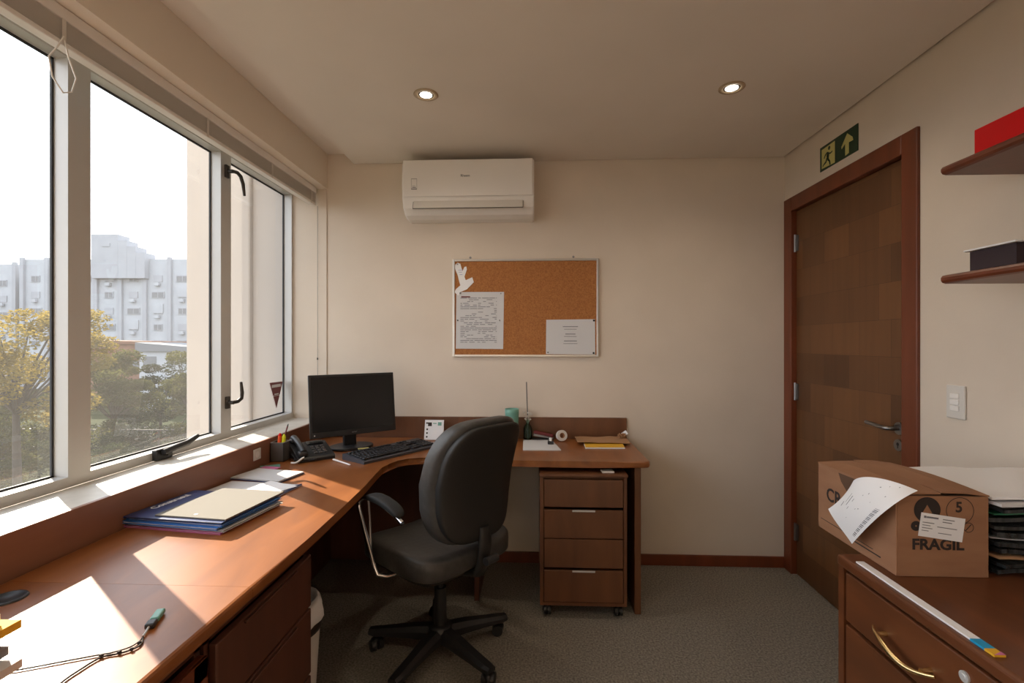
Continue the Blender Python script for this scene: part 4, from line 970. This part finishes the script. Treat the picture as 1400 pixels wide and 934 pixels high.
def tree(name, label, x, y, ztop, rad, h, m_, n, seed, gz=-7, lf=.16, group=None, flat=.55, cat='tree'):
    rnd = random.Random(seed); e = thing(name, label, cat, (x, y, gz))
    zc_ = ztop - h / 2 - gz
    tk = MB().tube([(0, 0, 0), (.1, 0, (zc_ - h / 2) * .6), (-.1, .1, zc_)], [.17, .14, .08], 8)
    cl = []
    for i in range(30):
        a = rnd.uniform(0, 2 * math.pi); rr = rad * math.sqrt(rnd.random()) * .85; zz = zc_ + (rnd.random() - .5) * h * .95 * math.sqrt(max(0.05, 1 - (rr / rad) ** 2))
        c_ = Vector((rr * math.cos(a), rr * math.sin(a), zz)); cl.append((c_, rad * rnd.uniform(.22, .38)))
        tk.tube([(0, 0, zc_ - h * .3), (c_.x * .5, c_.y * .5, (zc_ - h * .2 + c_.z) / 2), tuple(c_)], [.05, .035, .015], 6)
    obj('trunk', tk, 'bark', e, world=False) if cat == 'tree' else None
    vs = []; fs = []
    for i in range(n):
        c_, r_ = cl[rnd.randrange(len(cl))]
        while True:
            p = Vector((rnd.uniform(-1, 1), rnd.uniform(-1, 1), rnd.uniform(-1, 1)))
            if .45 < p.length < 1: break
        p = c_ + Vector((p.x * r_, p.y * r_, p.z * r_ * flat))
        d1 = Vector((rnd.uniform(-1, 1), rnd.uniform(-1, 1), rnd.uniform(-.5, .5))).normalized() * lf * rnd.uniform(.6, 1.3); d2 = d1.cross(Vector((rnd.uniform(-1, 1), rnd.uniform(-1, 1), rnd.uniform(-1, 1)))).normalized() * lf * .45
        k = len(vs); vs += [p - d1 * .5, p + d2 * .5, p + d1 * .5, p - d2 * .5]; fs.append([k, k + 1, k + 2, k + 3])
    obj('foliage', MB().add(vs, fs), m_, e, world=False)
G = 'trees outside the window'
tree('tree', 'large yellowish tree filling the large window light', -19.3, 17.2, 3.2, 3.0, 5.6, 'leaf_yellow', 17000, 1, lf=.16, group=G)
tree('tree', 'lower olive green tree behind the yellowish tree', -26.8, 22.6, -.2, 3.2, 5.6, 'leaf_olive', 14000, 2, lf=.2, group=G)
tree('tree', 'olive green tree in the middle window light before the brick building', -28.4, 31.5, .9, 2.9, 6.0, 'leaf_olive', 13000, 3, lf=.2, group=G)
tree('tree', 'pale olive tree nearest the outer column', -22.2, 30.5, 1.0, 2.4, 5.6, 'leaf_olive', 10000, 4, lf=.2, group=G)
tree('tree', 'dark tree low behind the railing', -33.5, 42, -.6, 3.5, 5.6, 'leaf_dark', 12000, 5, lf=.24, group=G)
tree('tree', 'small dark tree beyond the street railing near the outer column', -26, 40, -.6, 3.4, 5.6, 'leaf_dark', 12000, 6, lf=.24, group=G)
G = 'shrubs outside the window'
for i, (x, y, zt, rd, lb) in enumerate([(-20.5, 21.5, -3.4, 2.3, 'dark rounded shrub under the large yellowish tree'), (-24.4, 27.6, -4.0, 1.7, 'dark rounded shrub low in the middle window light'),
                                (-17.2, 24.5, -3.6, 2.0, 'dark rounded shrub at the foot of the outer column'), (-30.5, 27.5, -3.9, 2.3, 'dark rounded shrub beside the railing, by the window post')]):
    tree('shrub', lb, x, y, zt, rd, zt + 7.2, 'leaf_dark', 9000, 20 + i, lf=.15, group=G, flat=.8, cat='shrub')
# hedge and railing along the street
rnd = random.Random(9); vs = []; fs = []
for i in range(9000):
    p = Vector((rnd.uniform(-44, -16), 36.4 + rnd.uniform(-.7, .7), -7 + rnd.uniform(0, 1.9))); d1 = Vector((rnd.uniform(-1, 1), rnd.uniform(-1, 1), rnd.uniform(-1, 1))).normalized() * .2; d2 = d1.cross(Vector((rnd.uniform(-1, 1), .3, rnd.uniform(-1, 1)))).normalized() * .12
    k = len(vs); vs += [p - d1 * .5, p + d2 * .5, p + d1 * .5, p - d2 * .5]; fs.append([k, k + 1, k + 2, k + 3])
o = obj('hedge', MB().add(vs, fs), 'leaf_dark'); tag(o, 'low green hedge behind the street railing', 'hedge')
t = thing('railing', 'dark metal railing along the street outside', 'railing', (-30, 35, -7))
for i in range(15): obj('post', MB().box(-44 + i * 2 - .05, -44 + i * 2 + .05, 34.95, 35.05, -7, -5.2), 'darkmetal', t)
obj('rail', MB().box(-44.1, -15.9, 34.96, 35.04, -5.25, -5.15).box(-44.1, -15.9, 34.96, 35.04, -6.6, -6.5), 'darkmetal', t)
